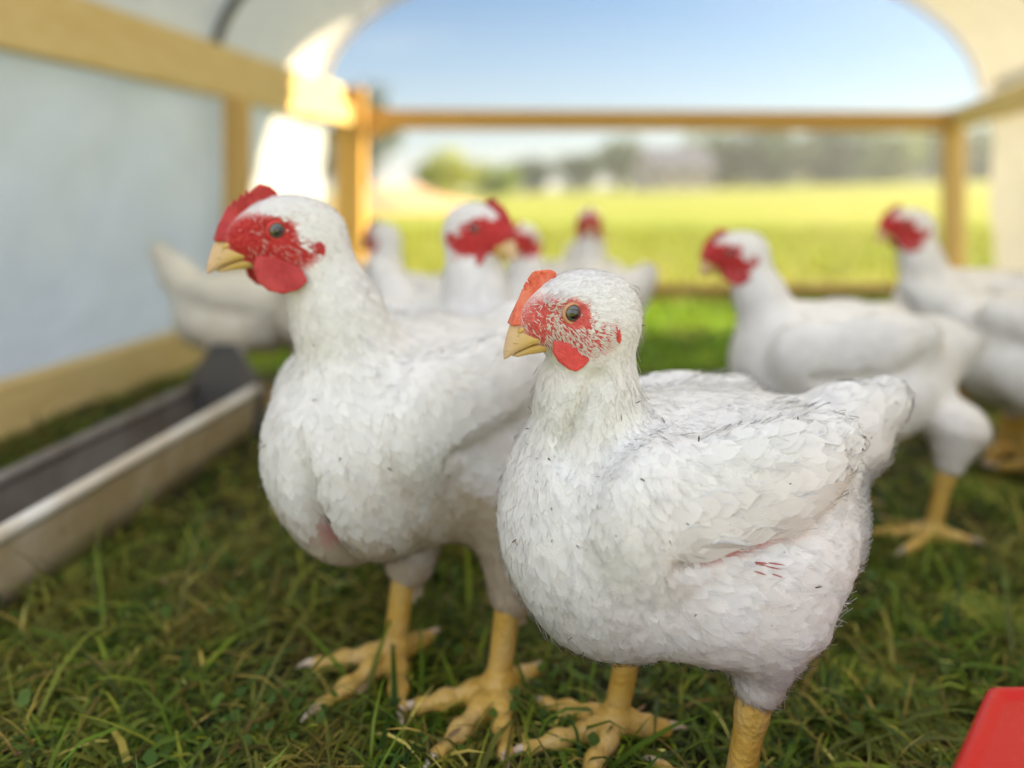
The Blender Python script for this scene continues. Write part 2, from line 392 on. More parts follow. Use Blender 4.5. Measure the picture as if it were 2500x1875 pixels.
# hooped cover
def arch(y, u, b=0.50, z0=0.715, inset=0.0):
    cx = (LX(y)+RX(y))/2; a = (RX(y)-LX(y))/2-inset+0.03; th = math.pi*(1-u)
    s_, c_ = math.sin(th), math.cos(th)
    return (cx+a*c_, y, z0+(b-inset)*s_)
nu, nv = 80, 60; yy = np.linspace(0.58, 2.40, nv); V = []
for j, y in enumerate(yy):
    for i in range(nu+1):
        u = i/nu; x, _, z = arch(y, u)
        rip = 0.006*math.sin(y*9.0+u*7)+0.005*math.sin(u*38+y*3)*math.sin(math.pi*u)
        k = abs(math.sin((y-0.15)*math.pi/1.12)); sag = -0.018*k
        V.append((x, y-0.25*(1-j/(nv-1))*0, z+(rip+sag)*math.sin(math.pi*u)))
V = np.array(V); idx = np.arange((nv-1)*(nu+1)).reshape(nv-1, nu+1)[:, :-1].ravel()
roof = npmesh('roof_cover', V-np.array(coop.location), np.stack([idx, idx+1, idx+nu+2, idx+nu+1], 1), [TARP, RSHEET_DIM], coop, matidx=np.tile((np.arange(nu) > nu*0.70).astype(int), nv-1))  # right part of the roof darkened by material to hold down sun glow
def side_sheet(fx, off, y1, z0, z1, name, mat, sd_):
    n, k = 90, 16; V = []
    for j in range(n):
        y = Y0+(y1-Y0)*j/(n-1)
        for i in range(k):
            z = z0+(z1-z0)*i/(k-1)
            r_ = 0.010*math.sin(y*11+sd_+z*4)+0.006*math.sin(y*23-z*17+sd_)+0.004*math.sin(z*41+y*7)
            V.append((fx(y)+off+r_*math.sin(math.pi*i/(k-1)), y, z))
    i = np.arange((n-1)*k).reshape(n-1, k)[:, :-1].ravel()
    return npmesh(name, np.array(V)-np.array(coop.location), np.stack([i, i+1, i+k+1, i+k], 1), mat, coop)
side_sheet(LX, -0.028, 2.45, 0.03, 0.745, 'side_sheet', PANEL, 0)
side_sheet(RX, 0.026, 2.30, 0.03, 0.745, 'side_sheet', RSHEET_DIM, 2)
for y, mat, w_ in ((2.395, WOOD, 0.012), (0.60, PIPE, 0.016)):
    m = MB(); pts = [arch(y, u/40, inset=0.016) for u in range(41)]
    m.tube(pts, w_/2, 8); cb(m, 'hoop', mat, True)
m = MB(); m.tube([arch(1.80, u/40, inset=0.020) for u in range(41)], 0.013, 8); cb(m, 'hoop', PIPE, True)

# ------------------------------------------------------------------ feed trough
ta, tb = Vector((-0.576, 0.30, 0)), Vector((-0.466, 1.20, 0)); td = (tb-ta).normalized(); tn = Vector((td.y, -td.x, 0))  # towards camera side
tr = empty('feed_trough', tb); tag(tr, 'long galvanized metal feed trough on the grass beside the left wall', 'feed trough')
def tpt(s_, x, z): return ta+td*s_+tn*x+Vector((0, 0, z))
TL = (tb-ta).length
prof = [(-0.052, 0.080), (-0.048, 0.036), (-0.039, 0.006), (0, 0.004), (0.042, 0.006), (0.049, 0.036), (0.052, 0.080)]
m = MB(); ns = 30; th = 0.0025
V = []
for k in range(ns+1):
    s_ = TL*k/ns
    V += [tpt(s_, x, z) for x, z in prof]
n = len(prof); F = [(k*n+i, k*n+i+1, (k+1)*n+i+1, (k+1)*n+i) for k in range(ns) for i in range(n-1)]
m.add(V, F, 0)
m.add([tuple(Vector(p)+Vector((0, 0, -th))+(tn*(0.003 if (i % n) > 3 else -0.003 if (i % n) < 3 else 0))) for i, p in enumerate(V)], [f[::-1] for f in F], 1)
o = m.build('channel', [STEEL, STEEL_OUT], tr, True); o.data.transform(Matrix.Translation(-tb))
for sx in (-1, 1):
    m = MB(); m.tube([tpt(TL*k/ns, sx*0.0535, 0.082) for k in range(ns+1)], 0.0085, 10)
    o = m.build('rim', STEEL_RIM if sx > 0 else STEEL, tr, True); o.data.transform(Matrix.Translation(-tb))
m = MB()
m = MB(); m.tube([tpt(0.1+0.0*k, -0.055+0.11*k, 0.083) for k in (0, 1)], 0.004, 8); o = m.build('crossbar', STEEL, tr, True); o.data.transform(Matrix.Translation(-tb))
def end_plate(s_):
    out_ = [(-0.066, 0.0), (-0.068, 0.075), (-0.055, 0.10), (-0.020, 0.150), (0.016, 0.152), (0.052, 0.10), (0.066, 0.072), (0.064, 0.0)]
    m = MB(); V = [tpt(s_, x, z) for x, z in out_]+[tpt(s_+0.004, x, z) for x, z in out_]; k = len(out_)
    m.add(V, [tuple(range(k)), tuple(range(2*k-1, k-1, -1))]+[(i, i+k, (i+1) % k+k, (i+1) % k) for i in range(k)])
    m.tube([tpt(s_+0.002, x, z) for x, z in out_[1:7]], 0.004, 6)
    o = m.build('end_plate', STEEL_DARK, tr); o.data.transform(Matrix.Translation(-tb))
end_plate(TL); end_plate(-0.004)
# feed in the trough
V = []; ns2 = 60
for k in range(ns2):
    for i in range(7):
        u = i/6*2-1; s_ = 0.01+(TL-0.02)*k/(ns2-1)
        V.append(tpt(s_, u*0.043, 0.020+0.006*math.sin(k*0.7+i)+0.004*math.sin(k*1.9-i*2)))
i = np.arange((ns2-1)*7).reshape(ns2-1, 7)[:, :-1].ravel()
t = NT('feed_mash'); n1 = t.noise(300, 3, 0.6, t.coord()); FEED = t.done(t.pbr(t.ramp(n1.outputs['Fac'], [(0.4, (0.06, 0.045, 0.035)), (0.6, (0.20, 0.16, 0.12))]), 0.9, t.bump(n1.outputs['Fac'], 0.8, 0.003)))
fd = npmesh('feed', np.array([list(p) for p in V])-np.array(tb), np.stack([i, i+7, i+8, i+1], 1), FEED, tr)

# ------------------------------------------------------------------ red plastic drinker base corner
fx0, fy0 = 0.303, 0.298
rf = empty('drinker', (fx0, fy0, 0), 0); tag(rf, 'glossy red plastic poultry drinker cut off at the right foreground corner', 'drinker')
def frust(z0, z1, r0, r1, nsides=4, rot=0.0, bev=0.010, thick=0.003, floor=True):
    me = MB(); rings = []
    def ring(r_, z):
        P = []
        for k in range(nsides):
            c0 = Vector((math.cos((k+.5)*math.tau/nsides+rot), math.sin((k+.5)*math.tau/nsides+rot), 0))*r_
            pa = Vector((math.cos((k-.5)*math.tau/nsides+rot), math.sin((k-.5)*math.tau/nsides+rot), 0))*r_
            pb = Vector((math.cos((k+1.5)*math.tau/nsides+rot), math.sin((k+1.5)*math.tau/nsides+rot), 0))*r_
            a_ = c0+(pa-c0).normalized()*bev; b_ = c0+(pb-c0).normalized()*bev
            for q in range(7):
                t_ = q/6; P.append((a_*(1-t_)**2+c0*2*t_*(1-t_)+b_*t_**2)+Vector((0, 0, z)))
        return P
    lev = [(z0, r0), (z0+(z1-z0)*0.5, r0+(r1-r0)*0.5), (z1-0.004, r1+(r0-r1)*0.04), (z1-0.0012, r1-0.001), (z1, r1-0.0035), (z1, r1-0.007), (z1-0.0022, r1-0.010)]
    V = []
    for z, r_ in lev: V += ring(r_, z)
    n = nsides*7
    F = [(l*n+i, l*n+(i+1) % n, (l+1)*n+(i+1) % n, (l+1)*n+i) for l in range(len(lev)-1) for i in range(n)]
    F.append(tuple((len(lev)-1)*n+i for i in range(n))); F.append(tuple(range(n-1, -1, -1)))
    me.add(V, F); return me
b = frust(0.012, 0.134, 0.120, 0.112, 8, R(1.8), 0.005); o = b.build('hopper', REDP, rf, True)
for p in o.data.polygons:
    if len(p.vertices) > 4: p.use_smooth = False
b = frust(0.0, 0.024, 0.128, 0.132, 8, R(1.8), 0.014); o = b.build('tray', REDP, rf, True)

# ------------------------------------------------------------------ chickens
def mat_body(name, r1, r2, r3):
    t = NT(name)
    a = t.attr('Col'); fc = t.attr('Face'); n1 = t.noise(420, 3, 0.6, t.coord()); n2 = t.noise(900, 3, 0.6, t.coord((1, 1, 2.2)))
    base = t.mix(t.math('MULTIPLY', n1.outputs['Fac'], 0.12), a.outputs['Color'], (0.60, 0.55, 0.48))
    red = t.ramp(n1.outputs['Fac'], [(0.3, r1), (0.55, r2), (0.75, r3)])
    fmask = t.math('ADD', fc.outputs['Fac'], t.math('MULTIPLY', t.math('SUBTRACT', n2.outputs['Fac'], 0.5), 0.9))
    fr = t.ramp(fmask, [(0.30, (0, 0, 0)), (0.78, (1, 1, 1))])
    return t.done(t.pbr(t.mix(fr, base, red), 0.7, t.bump(t.math('ADD', n1.outputs['Fac'], n2.outputs['Fac']), 0.5, 0.0012), Specular_IOR_Level=0.25, Subsurface_Weight=0.12, Subsurface_Radius=(0.006, 0.003, 0.002)))
BODY = mat_body('plumage_skin', (0.36, 0.016, 0.018), (0.50, 0.035, 0.035), (0.62, 0.12, 0.10))
BODY_Y = mat_body('young_skin', (0.50, 0.045, 0.045), (0.64, 0.12, 0.11), (0.74, 0.30, 0.26))
t = NT('feather'); a = t.attr('Col'); fe = t.attr('Fe')
sp = t.n('ShaderNodeSeparateColor'); t.l(fe.outputs['Color'], sp.inputs[0])
au = t.math('ABSOLUTE', t.math('SUBTRACT', sp.outputs[0], 0.5))
wv = t.math('SINE', t.math('ADD', t.math('MULTIPLY', sp.outputs[1], 95), t.math('MULTIPLY', au, -70)))
n1 = t.noise(700, 2, 0.5, t.coord())
hgt = t.math('ADD', t.math('MULTIPLY', wv, 0.35), n1.outputs['Fac'])
nbv = t.n('ShaderNodeVectorMath', operation='SUBTRACT'); t.l(t.attr('Nb').outputs['Vector'], nbv.inputs[0]); nbv.inputs[1].default_value = (0.5, 0.5, 0.5)
vt = t.n('ShaderNodeVectorTransform', vector_type='NORMAL', convert_from='OBJECT', convert_to='WORLD'); t.l(nbv.outputs[0], vt.inputs[0])
vn = t.n('ShaderNodeVectorMath', operation='NORMALIZE'); t.l(vt.outputs[0], vn.inputs[0])
bmp = t.n('ShaderNodeBump'); bmp.inputs['Strength'].default_value = 0.5; bmp.inputs['Distance'].default_value = 0.0005; t.l(hgt, bmp.inputs['Height'])
nmx = t.n('ShaderNodeMixRGB'); t.l(t.math('MULTIPLY', sp.outputs[2], t.math('SUBTRACT', 1.0, t.math('MULTIPLY', t.n('ShaderNodeNewGeometry').outputs['Backfacing'], t.math('LESS_THAN', sp.outputs[2], 0.8)))), nmx.inputs[0]); t.l(bmp.outputs[0], nmx.inputs[1]); t.l(vn.outputs[0], nmx.inputs[2])
nn_ = t.n('ShaderNodeVectorMath', operation='NORMALIZE'); t.l(nmx.outputs[0], nn_.inputs[0])
FEATHER = t.done(t.trans(t.pbr(a.outputs['Color'], 0.7, nn_.outputs[0], Specular_IOR_Level=0.15), a.outputs['Color'], 0.10))
def mat_flesh(name, lo_, hi_, sc=300, rough=0.45, sss=0.3, tint=None):
    t = NT(name); n1 = t.noise(sc, 4, 0.6, t.coord()); n2 = t.noise(sc*4, 2, 0.5, t.coord())
    n7 = t.noise(70, 3, 0.5, t.coord()); c = t.ramp(n1.outputs['Fac'], [(0.32, lo_), (0.66, hi_)]); c = t.mix(t.ramp(n7.outputs['Fac'], [(0.45, (0, 0, 0)), (0.75, (0.45, 0.45, 0.45))]), c, tuple(min(0.8, x*1.25+0.06) for x in hi_))
    return t.done(t.pbr(c, rough, t.bump(t.math('ADD', n1.outputs['Fac'], n2.outputs['Fac']), 0.5, 0.0008), Subsurface_Weight=sss, Subsurface_Radius=(0.006, 0.0015, 0.001)))
COMB_PALE = mat_flesh('pale_comb', (0.66, 0.085, 0.045), (0.80, 0.22, 0.12))
COMB_RED = mat_flesh('red_comb', (0.35, 0.008, 0.013), (0.50, 0.024, 0.027))
WATTLE = mat_flesh('wattle', (0.52, 0.022, 0.022), (0.68, 0.06, 0.05), 200)
EARL = mat_flesh('earlobe', (0.50, 0.02, 0.02), (0.66, 0.06, 0.05))
LID = mat_flesh('eyelid', (0.55, 0.24, 0.12), (0.68, 0.38, 0.22), 500)
CLAW = mat_flesh('claw', (0.52, 0.36, 0.26), (0.70, 0.56, 0.44), 200, 0.4, 0.1)
t = NT('beak'); g = t.n('ShaderNodeSeparateXYZ'); t.l(t.n('ShaderNodeTexCoord').outputs['Object'], g.inputs[0])
mr = t.n('ShaderNodeMapRange'); mr.inputs['From Min'].default_value = 0.022; mr.inputs['From Max'].default_value = 0.038; t.l(g.outputs['X'], mr.inputs['Value'])
n1 = t.noise(260, 4, 0.6, t.coord((1, 1, 2.5)))
c = t.mix(mr.outputs[0], (0.62, 0.43, 0.13), (0.66, 0.47, 0.31)); c = t.mix(t.ramp(n1.outputs['Fac'], [(0.60, (0, 0, 0)), (0.72, (1, 1, 1))]), c, (0.34, 0.23, 0.10))
BEAK = t.done(t.pbr(c, 0.38, t.bump(n1.outputs['Fac'], 0.2, 0.0008), Subsurface_Weight=0.2, Subsurface_Radius=(0.004, 0.002, 0.001)))
t = NT('leg_scales'); v = t.coord()
wv = t.n('ShaderNodeTexWave', bands_direction='Z', wave_profile='SAW'); wv.inputs['Scale'].default_value = 62; wv.inputs['Distortion'].default_value = 1.4; wv.inputs['Detail'].default_value = 2; wv.inputs['Detail Scale'].default_value = 3; t.l(v, wv.inputs['Vector'])
vo = t.n('ShaderNodeTexVoronoi'); vo.inputs['Scale'].default_value = 300; t.l(v, vo.inputs['Vector'])
n1 = t.noise(35, 4, 0.6, v)
c = t.ramp(n1.outputs['Fac'], [(0.3, (0.52, 0.30, 0.05)), (0.5, (0.64, 0.41, 0.09)), (0.72, (0.68, 0.48, 0.20))])
c = t.mix(t.ramp(wv.outputs['Fac'], [(0.0, (0.2, 0.2, 0.2)), (0.15, (0, 0, 0))]), c, (0.42, 0.23, 0.07))
n9 = t.noise(90, 5, 0.65, v); c = t.mix(t.ramp(n9.outputs['Fac'], [(0.58, (0, 0, 0)), (0.72, (0.7, 0.7, 0.7))]), c, (0.16, 0.10, 0.05))
LEG = t.done(t.pbr(c, 0.38, t.bump(t.math('ADD', wv.outputs['Fac'], t.math('MULTIPLY', vo.outputs['Distance'], 0.6)), 0.7, 0.0015), Subsurface_Weight=0.12, Subsurface_Radius=(0.004, 0.002, 0.001)))
t = NT('eye'); g = t.n('ShaderNodeSeparateXYZ'); t.l(t.n('ShaderNodeTexCoord').outputs['Object'], g.inputs[0])
rad = t.math('SQRT', t.math('ADD', t.math('MULTIPLY', g.outputs['X'], g.outputs['X']), t.math('MULTIPLY', g.outputs['Y'], g.outputs['Y'])))
c = t.ramp(t.math('MULTIPLY', rad, 150), [(0.0, (0.002, 0.002, 0.003)), (0.42, (0.003, 0.003, 0.004)), (0.47, (0.045, 0.055, 0.05)), (0.68, (0.10, 0.10, 0.075)), (0.74, (0.01, 0.008, 0.006))])
EYE = t.done(t.pbr(c, 0.06, Coat_Weight=1.0, Coat_Roughness=0.02, Specular_IOR_Level=0.6))

COMB_A = [(.0345, -.0085), (.0318, -.001), (.0292, .0055), (.0268, .0110), (.0256, .0135), (.0240, .0118), (.0254, .0141), (.0234, .0178), (.0205, .0148), (.0230, .0184),
          (.0198, .0232), (.0188, .0237), (.0172, .0192), (.0184, .0240), (.0149, .0241), (.0138, .0212), (.0145, .0242), (.0080, .0243), (.0048, .0228), (.0046, .0195), (.0088, .0155), (.0119, .0120), (.0150, .006), (.0165, -.002), (.023, -.0085)]
COMB_B = [(.0345, -.0085), (.0325, .002), (.0290, .011), (.0270, .0150), (.0256, .0142), (.0238, .0195), (.0220, .0172), (.0198, .0232), (.0182, .0205), (.0158, .0262), (.0142, .0232), (.0112, .0270), (.0080, .0300), (.0015, .0285), (-.0030, .0255),
          (-.0045, .0222), (-.001, .0195), (.006, .0165), (.0110, .0120), (.0150, .006), (.0165, -.002), (.023, -.0085)]
WAT = [(.0105, -.0165), (.0108, -.024), (.0080, -.0290), (.0030, -.0330), (-.0015, -.0345), (-.0062, -.0318), (-.0095, -.0280), (-.0080, -.0215), (0.0, -.0165)]
BKU = [(.0300, -.0030), (.0343, -.0085), (.0366, -.0160), (.0386, -.0240), (.0381, -.0303), (.0345, -.0283), (.0295, -.0246), (.0212, -.0208), (.0113, -.0182), (.0000, -.0180), (.004, -.0135), (.016, -.0095)]
BKL = [(.0335, -.0278), (.0295, -.0250), (.0212, -.0214), (.0113, -.0188), (.0020, -.0186), (.0080, -.0240), (.0150, -.0262), (.0225, -.0272), (.029, -.0286)]
def slab(pts, th_fn, h, k=0.0016, pad=0.004, ysc=1.0, yoff=0.0, splay=0.0):
    p = np.array(pts); lo = (p[:, 0].min()-pad, -0.016, p[:, 1].min()-pad); hi = (p[:, 0].max()+pad, 0.016, p[:, 1].max()+pad)
    def fn(G):
        x, y, z = G[:, 0].astype(float), G[:, 1].astype(float), G[:, 2].astype(float)
        return smax(poly_sdf(x, z, pts), np.abs(y)-th_fn(x, z), k)
    V, Q, _, _ = sdf_mesh(fn, lo, hi, h, 1)
    V[:, 1] += yoff+splay*(p[:, 1].max()-V[:, 2]); return V, Q
PARTS = {}
def head_parts(kind, fine):
    key = (kind, fine)
    if key in PARTS: return PARTS[key]
    h = 0.0005 if fine else 0.0010
    cb_ = COMB_A if kind == 'young' else COMB_B
    comb = slab(cb_, lambda x, z: 0.0016+0.0045*sstep(0.010, -0.010, z)*1.0, h)
    comb[0][:, 1] += 0.0009*np.sin(comb[0][:, 0]*420)*sstep(0.008, 0.02, comb[0][:, 2])
    bw = lambda x, z: 0.0105*np.clip((0.0405-x)/0.030, 0.02, 1.15)**0.65*(0.45+0.55*sstep(0.0, -0.018, z+0.25*np.clip(x-0.028, 0, 1)))
    up = slab(BKU, bw, h, 0.0045)
    lw = slab(BKL, lambda x, z: 0.0088*np.clip((0.037-x)/0.030, 0.02, 1.1)**0.7*(0.6+0.4*sstep(-0.029, -0.020, z)), h, 0.003)
    wts = []
    W = WAT if kind == 'young' else [(.0105, -.0165), (.0122, -.025), (.0095, -.033), (.003, -.0385), (-.006, -.0405), (-.014, -.0375), (-.0195, -.0315), (-.0165, -.0245), (-.008, -.0195), (0, -.0165)]
    for s in (1, -1):
        a, q = slab(W, lambda x, z: 0.0013+0*x, h, 0.0016, yoff=0, splay=0.0)
        a[:, 1] += 0.0010*np.sin(a[:, 0]*330+1)
        a[:, 1] += s*(0.0165+0.15*(-0.0165-a[:, 2])-np.where(a[:, 0] > 0, 0.30, 0.42)*a[:, 0]); wts.append((a, q))
    nost = sdf_mesh(lambda G: ell(G, (.0255, .0062, -.0095), (.0050, .0030, .0032), rotm(0, -28, 0)), (.016, 0, -.018), (.034, .012, -.002), h, 1)
    PARTS[key] = dict(comb=comb, up=up, lw=lw, wts=wts)
    return PARTS[key]

def feather_strips(P, N, D, Lf, Wf, lift, F, lo, h, colr, rows=6, nw=0.6):
    """ribbons that follow the body's distance field; P base, D direction (n,3)"""
    n = len(P); S = norm(np.cross(N, D)); V = np.zeros((n, rows, 3, 3)); NR = np.zeros((n, rows, 3, 3)); FE = np.zeros((n, rows, 3, 4)); CO = np.zeros((n, rows, 3, 3))
    wprof = np.interp(np.linspace(0, 1, rows), [0, 0.3, 0.65, 0.88, 1.0], [0.35, 0.95, 0.95, 0.55, 0.06])
    cur = P.copy(); dirn = D.copy()
    for r_ in range(rows):
        tt = r_/(rows-1)
        if r_ > 0:
            cur = cur+dirn*(Lf/(rows-1))[:, None]
        target = -0.0004+lift*tt**0.8
        for _ in range(2):
            g = gradi(F, lo, h, cur); d = interp(F, lo, h, cur)
            cur = cur-g*np.clip(d-target, -0.01, 0.01)[:, None]
        if r_ > 0: dirn = norm(dirn-g*(dirn*g).sum(1)[:, None]*0.9)
        S = norm(np.cross(g, dirn))
        for c_, u in enumerate((-1, 0, 1)):
            back = (1-abs(u))*0.0
            wj = Wf*0.5*wprof[r_]*(1+0.09*rng.normal(size=n))
            p = cur+S*(u*wj)[:, None]-g*(abs(u)*0.10*wj)[:, None]-dirn*(abs(u)*0.10*Lf*tt)[:, None]
            V[:, r_, c_] = p; NR[:, r_, c_] = g*0.5+0.5
            FE[:, r_, c_] = np.stack([np.full(n, (u+1)/2), np.full(n, tt), np.zeros(n)+nw, np.ones(n)], 1)
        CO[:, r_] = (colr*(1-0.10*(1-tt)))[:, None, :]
    base = np.arange(n)[:, None]*rows*3; q = []
    for r_ in range(rows-1):
        for c_ in range(2):
            k = r_*3+c_; q.append(np.stack([base[:, 0]+k, base[:, 0]+k+3, base[:, 0]+k+4, base[:, 0]+k+1], 1))
    return V.reshape(-1, 3), np.vstack(q), CO.reshape(-1, 3), FE.reshape(-1, 4), NR.reshape(-1, 3)

def chicken(loc, yaw, sc, label, group='white broiler chickens in the pen', head=(0.092, 0.0, 0.330), hyaw=0, hpitch=0, hroll=0, hsc=1.0, res=0.004, fsize=1.0, dens=1.0,
            kind='mature', legs=((-0.01, 0.047), (0.010, -0.050)), tail=(-0.165, 0, 0.268), dirt=0.5, fine=False, hair=0, tint=(1, 1, 1), footyaw=(0, 0), seed=1, low=0.0, wingdrop=0.0, hock=0.094, drum=0.0158, keel=False, specks=0, nboff=(0, 0), topx=0.0, hero=False):
    global rng
    rng = np.random.default_rng(seed)
    root = empty('chicken', loc, yaw, sc); tag(root, label, 'chicken', group)
    HP = np.array(head, np.float32)
    Rh = (Matrix.Rotation(R(hyaw), 3, 'Z') @ Matrix.Rotation(R(hpitch), 3, 'Y') @ Matrix.Rotation(R(hroll), 3, 'X'))
    Rn = np.array(Rh, np.float32); hb = HP
    tv = np.array(tail, np.float32); tbase = np.array((-0.088, 0, 0.212), np.float32)
    nb = np.array((min(0.074, head[0]-0.010)+nboff[0], nboff[1], 0.222), np.float32)                       # neck base
    top = HP+Rn@np.array((-0.0215+topx, 0, -0.014), np.float32)*hsc
    mid = (nb+top)/2+np.array((0.0 if head[2] > 0.27 else 0.012, 0, 0.004), np.float32)
    def wing_c(s): return (-0.018, s*0.064, 0.212-wingdrop)
    def body(P):
        d = ell(P, (-0.004, 0, 0.184), (0.116, 0.068, 0.075), rotm(0, -4, 0))
        d = smin(d, ell(P, (0.056, 0, 0.186), (0.068, 0.062, 0.074), rotm(0, 12, 0)), 0.03)
        d = smin(d, ell(P, (0.012, 0, 0.152), (0.080, 0.050, 0.038), rotm(0, 14, 0)), 0.03)
        d = smin(d, ell(P, (-0.068, 0, 0.178), (0.056, 0.054, 0.060), rotm(0, 12, 0)), 0.03)
        d = smin(d, ell(P, (-0.026, 0, 0.223), (0.088, 0.052, 0.034), rotm(0, -3, 0)), 0.03)
        for s in (1, -1):
            lx, ly = legs[0] if s > 0 else legs[1]
            d = smin(d, ell(P, (-0.026, s*0.046, 0.158), (0.070, 0.034, 0.047), rotm(0, 16, 0)), 0.012)
            d = smin(d, cone(P, (lx-0.022, ly*0.93, 0.130), (lx-0.014, ly, hock), 0.034, drum), 0.018)
            # folded wing: shoulder, middle and tip, with a real crease under it
            d = smin(d, ell(P, (0.044, s*0.056, 0.212-wingdrop), (0.042, 0.022, 0.040), rotm(0, 15, s*8)), 0.016)
            d = smin(d, ell(P, (0.0, s*0.063, 0.222-wingdrop), (0.070, 0.018, 0.036), rotm(0, 14, s*-5)), 0.011)
            d = smin(d, ell(P, (-0.060, s*0.046, 0.234-wingdrop), (0.038, 0.013, 0.021), rotm(0, 18, s*-14)), 0.028)
            d = smax(d, -cone(P, (0.042, s*0.078, 0.186-wingdrop), (-0.022, s*0.078, 0.194-wingdrop), 0.007, 0.0085), 0.006)
        # tail fan
        tm = (tbase+tv)/2
        d = smin(d, cone(P, tbase, tm, 0.034, 0.031, 0.8), 0.018)
        d = smin(d, cone(P, tm, tv, 0.029, 0.018, 0.6), 0.018)
        d = smin(d, cone(P, tm+np.array((0.006, 0, -0.020), np.float32), tv+np.array((0.018, 0, -0.032), np.float32), 0.020, 0.014, 0.7), 0.014)
        # neck
        d = smin(d, cone(P, nb, mid, 0.041, 0.0290), 0.014)
        d = smin(d, cone(P, mid, top, 0.0300, 0.0235*hsc), 0.014)
        Q = (P-HP)@Rn/hsc
        hd = ell(Q, (-0.0145, 0, 0.0005), (0.0350, 0.0205, 0.0235))
        hd = smin(hd, ell(Q, (-0.017, 0, -0.012), (0.029, 0.021, 0.022)), 0.012)
        hd = smin(hd, ell(Q, (0.013, 0, -0.0060), (0.0185, 0.0110, 0.0140), rotm(0, 12, 0)), 0.010)
        hd = smin(hd, ell(Q, (0.003, 0, -0.017), (0.014, 0.0095, 0.0080)), 0.006)
        for s in (1, -1):
            hd = smin(hd, ell(Q, (0.001, s*0.0140, 0.0075), (0.013, 0.0050, 0.0035), rotm(0, 8, 0)), 0.005)   # brow
            hd = smax(hd, -ell(Q, (0.0, s*0.0205, 0.0), (0.0064, 0.0035, 0.0062)), 0.003)                       # socket
        d = smin(d, hd*hsc, 0.012)
        if fine:
            X, Yy, Z = P[:, 0], P[:, 1], P[:, 2]
            und = np.sin(X*190+2.1*np.sin(Z*80+Yy*40))*np.sin(Z*230+1.7*np.sin(X*90+1))+0.7*np.sin(X*410+Z*160+3*np.sin(Yy*120))*np.sin(Z*380-X*120+Yy*200)
            d = d+0.0003*und*sstep(0.30, 0.26, Z)*sstep(0.10, 0.12, Z)
        if hero:
            ax, az, bx, bz = 0.078, 0.288, 0.096, 0.238
            tt = np.clip(((P[:, 0]-ax)*(bx-ax)+(P[:, 2]-az)*(bz-az))/((bx-ax)**2+(bz-az)**2), 0, 1)
            q = np.hypot(P[:, 0]-ax-tt*(bx-ax), P[:, 2]-az-tt*(bz-az))
            d = d+0.0075*np.exp(-(q/0.0055)**2)*(P[:, 1] > 0.0)
        if keel:
            q = np.abs(P[:, 1]-0.020)
            d = d+0.014*np.exp(-(q/0.007)**2)*sstep(0.215, 0.165, P[:, 2])*sstep(0.03, 0.06, P[:, 0])
        return d
    lo = np.minimum((-0.20, -0.105, 0.075), HP-0.05); hi = np.maximum(np.maximum((0.135, 0.115, 0.31), HP+0.06), tv+0.05)
    lo = np.minimum(lo, tv-0.065); lo = np.minimum(lo, (-0.20, -0.115, 0.06))
    V, Q, F, glo = sdf_mesh(body, lo, hi, res, 2)
    # colour
    def colour(P, gr=None):
        hq = (P-HP)@Rn/hsc; hd_ = np.linalg.norm(hq, axis=1)
        n_ = snoise(P, 11, seed, 3); n2_ = snoise(P*np.array([1, 1, 3]), 30, seed+5, 2)
        lowm = sstep(0.19, 0.10, P[:, 2]); sidem = sstep(0.24, 0.17, P[:, 2])*sstep(0.02, 0.06, np.abs(P[:, 1]))
        m_ = np.clip(dirt*(0.80*lowm*(0.55+0.5*n_)+0.30*sidem*np.clip(n_+0.25, 0, 1)+0.0+0.06*n2_), 0, 0.85)
        m_ = m_*(1-0.6*sstep(0.05, 0.03, hd_))
        wht = np.array((0.86, 0.86, 0.858))*np.array(tint); brn = np.array((0.42, 0.32, 0.19))
        c = wht*(1-m_[:, None])+brn*m_[:, None]
        return np.clip(c, 0, 1), hq, hd_
    Cc, hq, hd_ = colour(V)
    # bare pink skin under the wing, front end darkened to paint the crease shade
    skin = np.exp(-(((V[:, 0]-0.005)/0.036)**2+((V[:, 2]-0.1905+wingdrop+0.12*V[:, 0])/0.0032)**2))*float(hero)*(np.abs(V[:, 1]) > 0.04)
    skc = np.where((V[:, 0] > 0.028)[:, None], np.array((0.16, 0.07, 0.07)), np.array((0.46, 0.13, 0.12)))
    Cc = Cc*(1-0.9*skin[:, None])+skc*0.9*skin[:, None]
    if keel:
        ks = np.exp(-(((V[:, 1]-0.020)/0.010)**2+((V[:, 2]-0.140)/0.017)**2))*(V[:, 0] > 0.04)
        Cc = Cc*(1-0.9*ks[:, None])+np.array((0.45, 0.16, 0.17))*0.9*ks[:, None]
    x, y, z = hq.T
    face = 1-np.sqrt(((x-0.002)/0.029)**2+((z+0.0085-0.12*x)/0.0185)**2)
    face = np.clip(0.5+face*1.5, 0, 1)*(hd_ < 0.05)       # white crown
    face *= 1-0.9*np.exp(-(((x+0.0185)/0.0075)**2+((z-0.000)/0.0070)**2))   # white ear tuft
    if kind == 'mature': face = np.clip(face*1.12, 0, 1)
    if not fine: face = np.clip(0.5+2.2*(1-np.sqrt(((x-0.001)/0.033)**2+((z+0.007-0.1*x)/0.0215)**2)), 0, 1)*(hd_ < 0.05)
    att = {'Col': Cc, 'Face': np.stack([face]*3, 1)}
    bo = npmesh('body', V, Q, BODY_Y if kind == 'young' else BODY, root, True, att)
    # ---- feathers
    A = V[Q]; cen = A.mean(1); nrm = np.cross(A[:, 2]-A[:, 0], A[:, 3]-A[:, 1]); area = np.linalg.norm(nrm, axis=1)*0.5
    hqc = (cen-HP)@Rn/hsc; hdc = np.linalg.norm(hqc-np.array([-0.01, 0, -0.005]), axis=1)
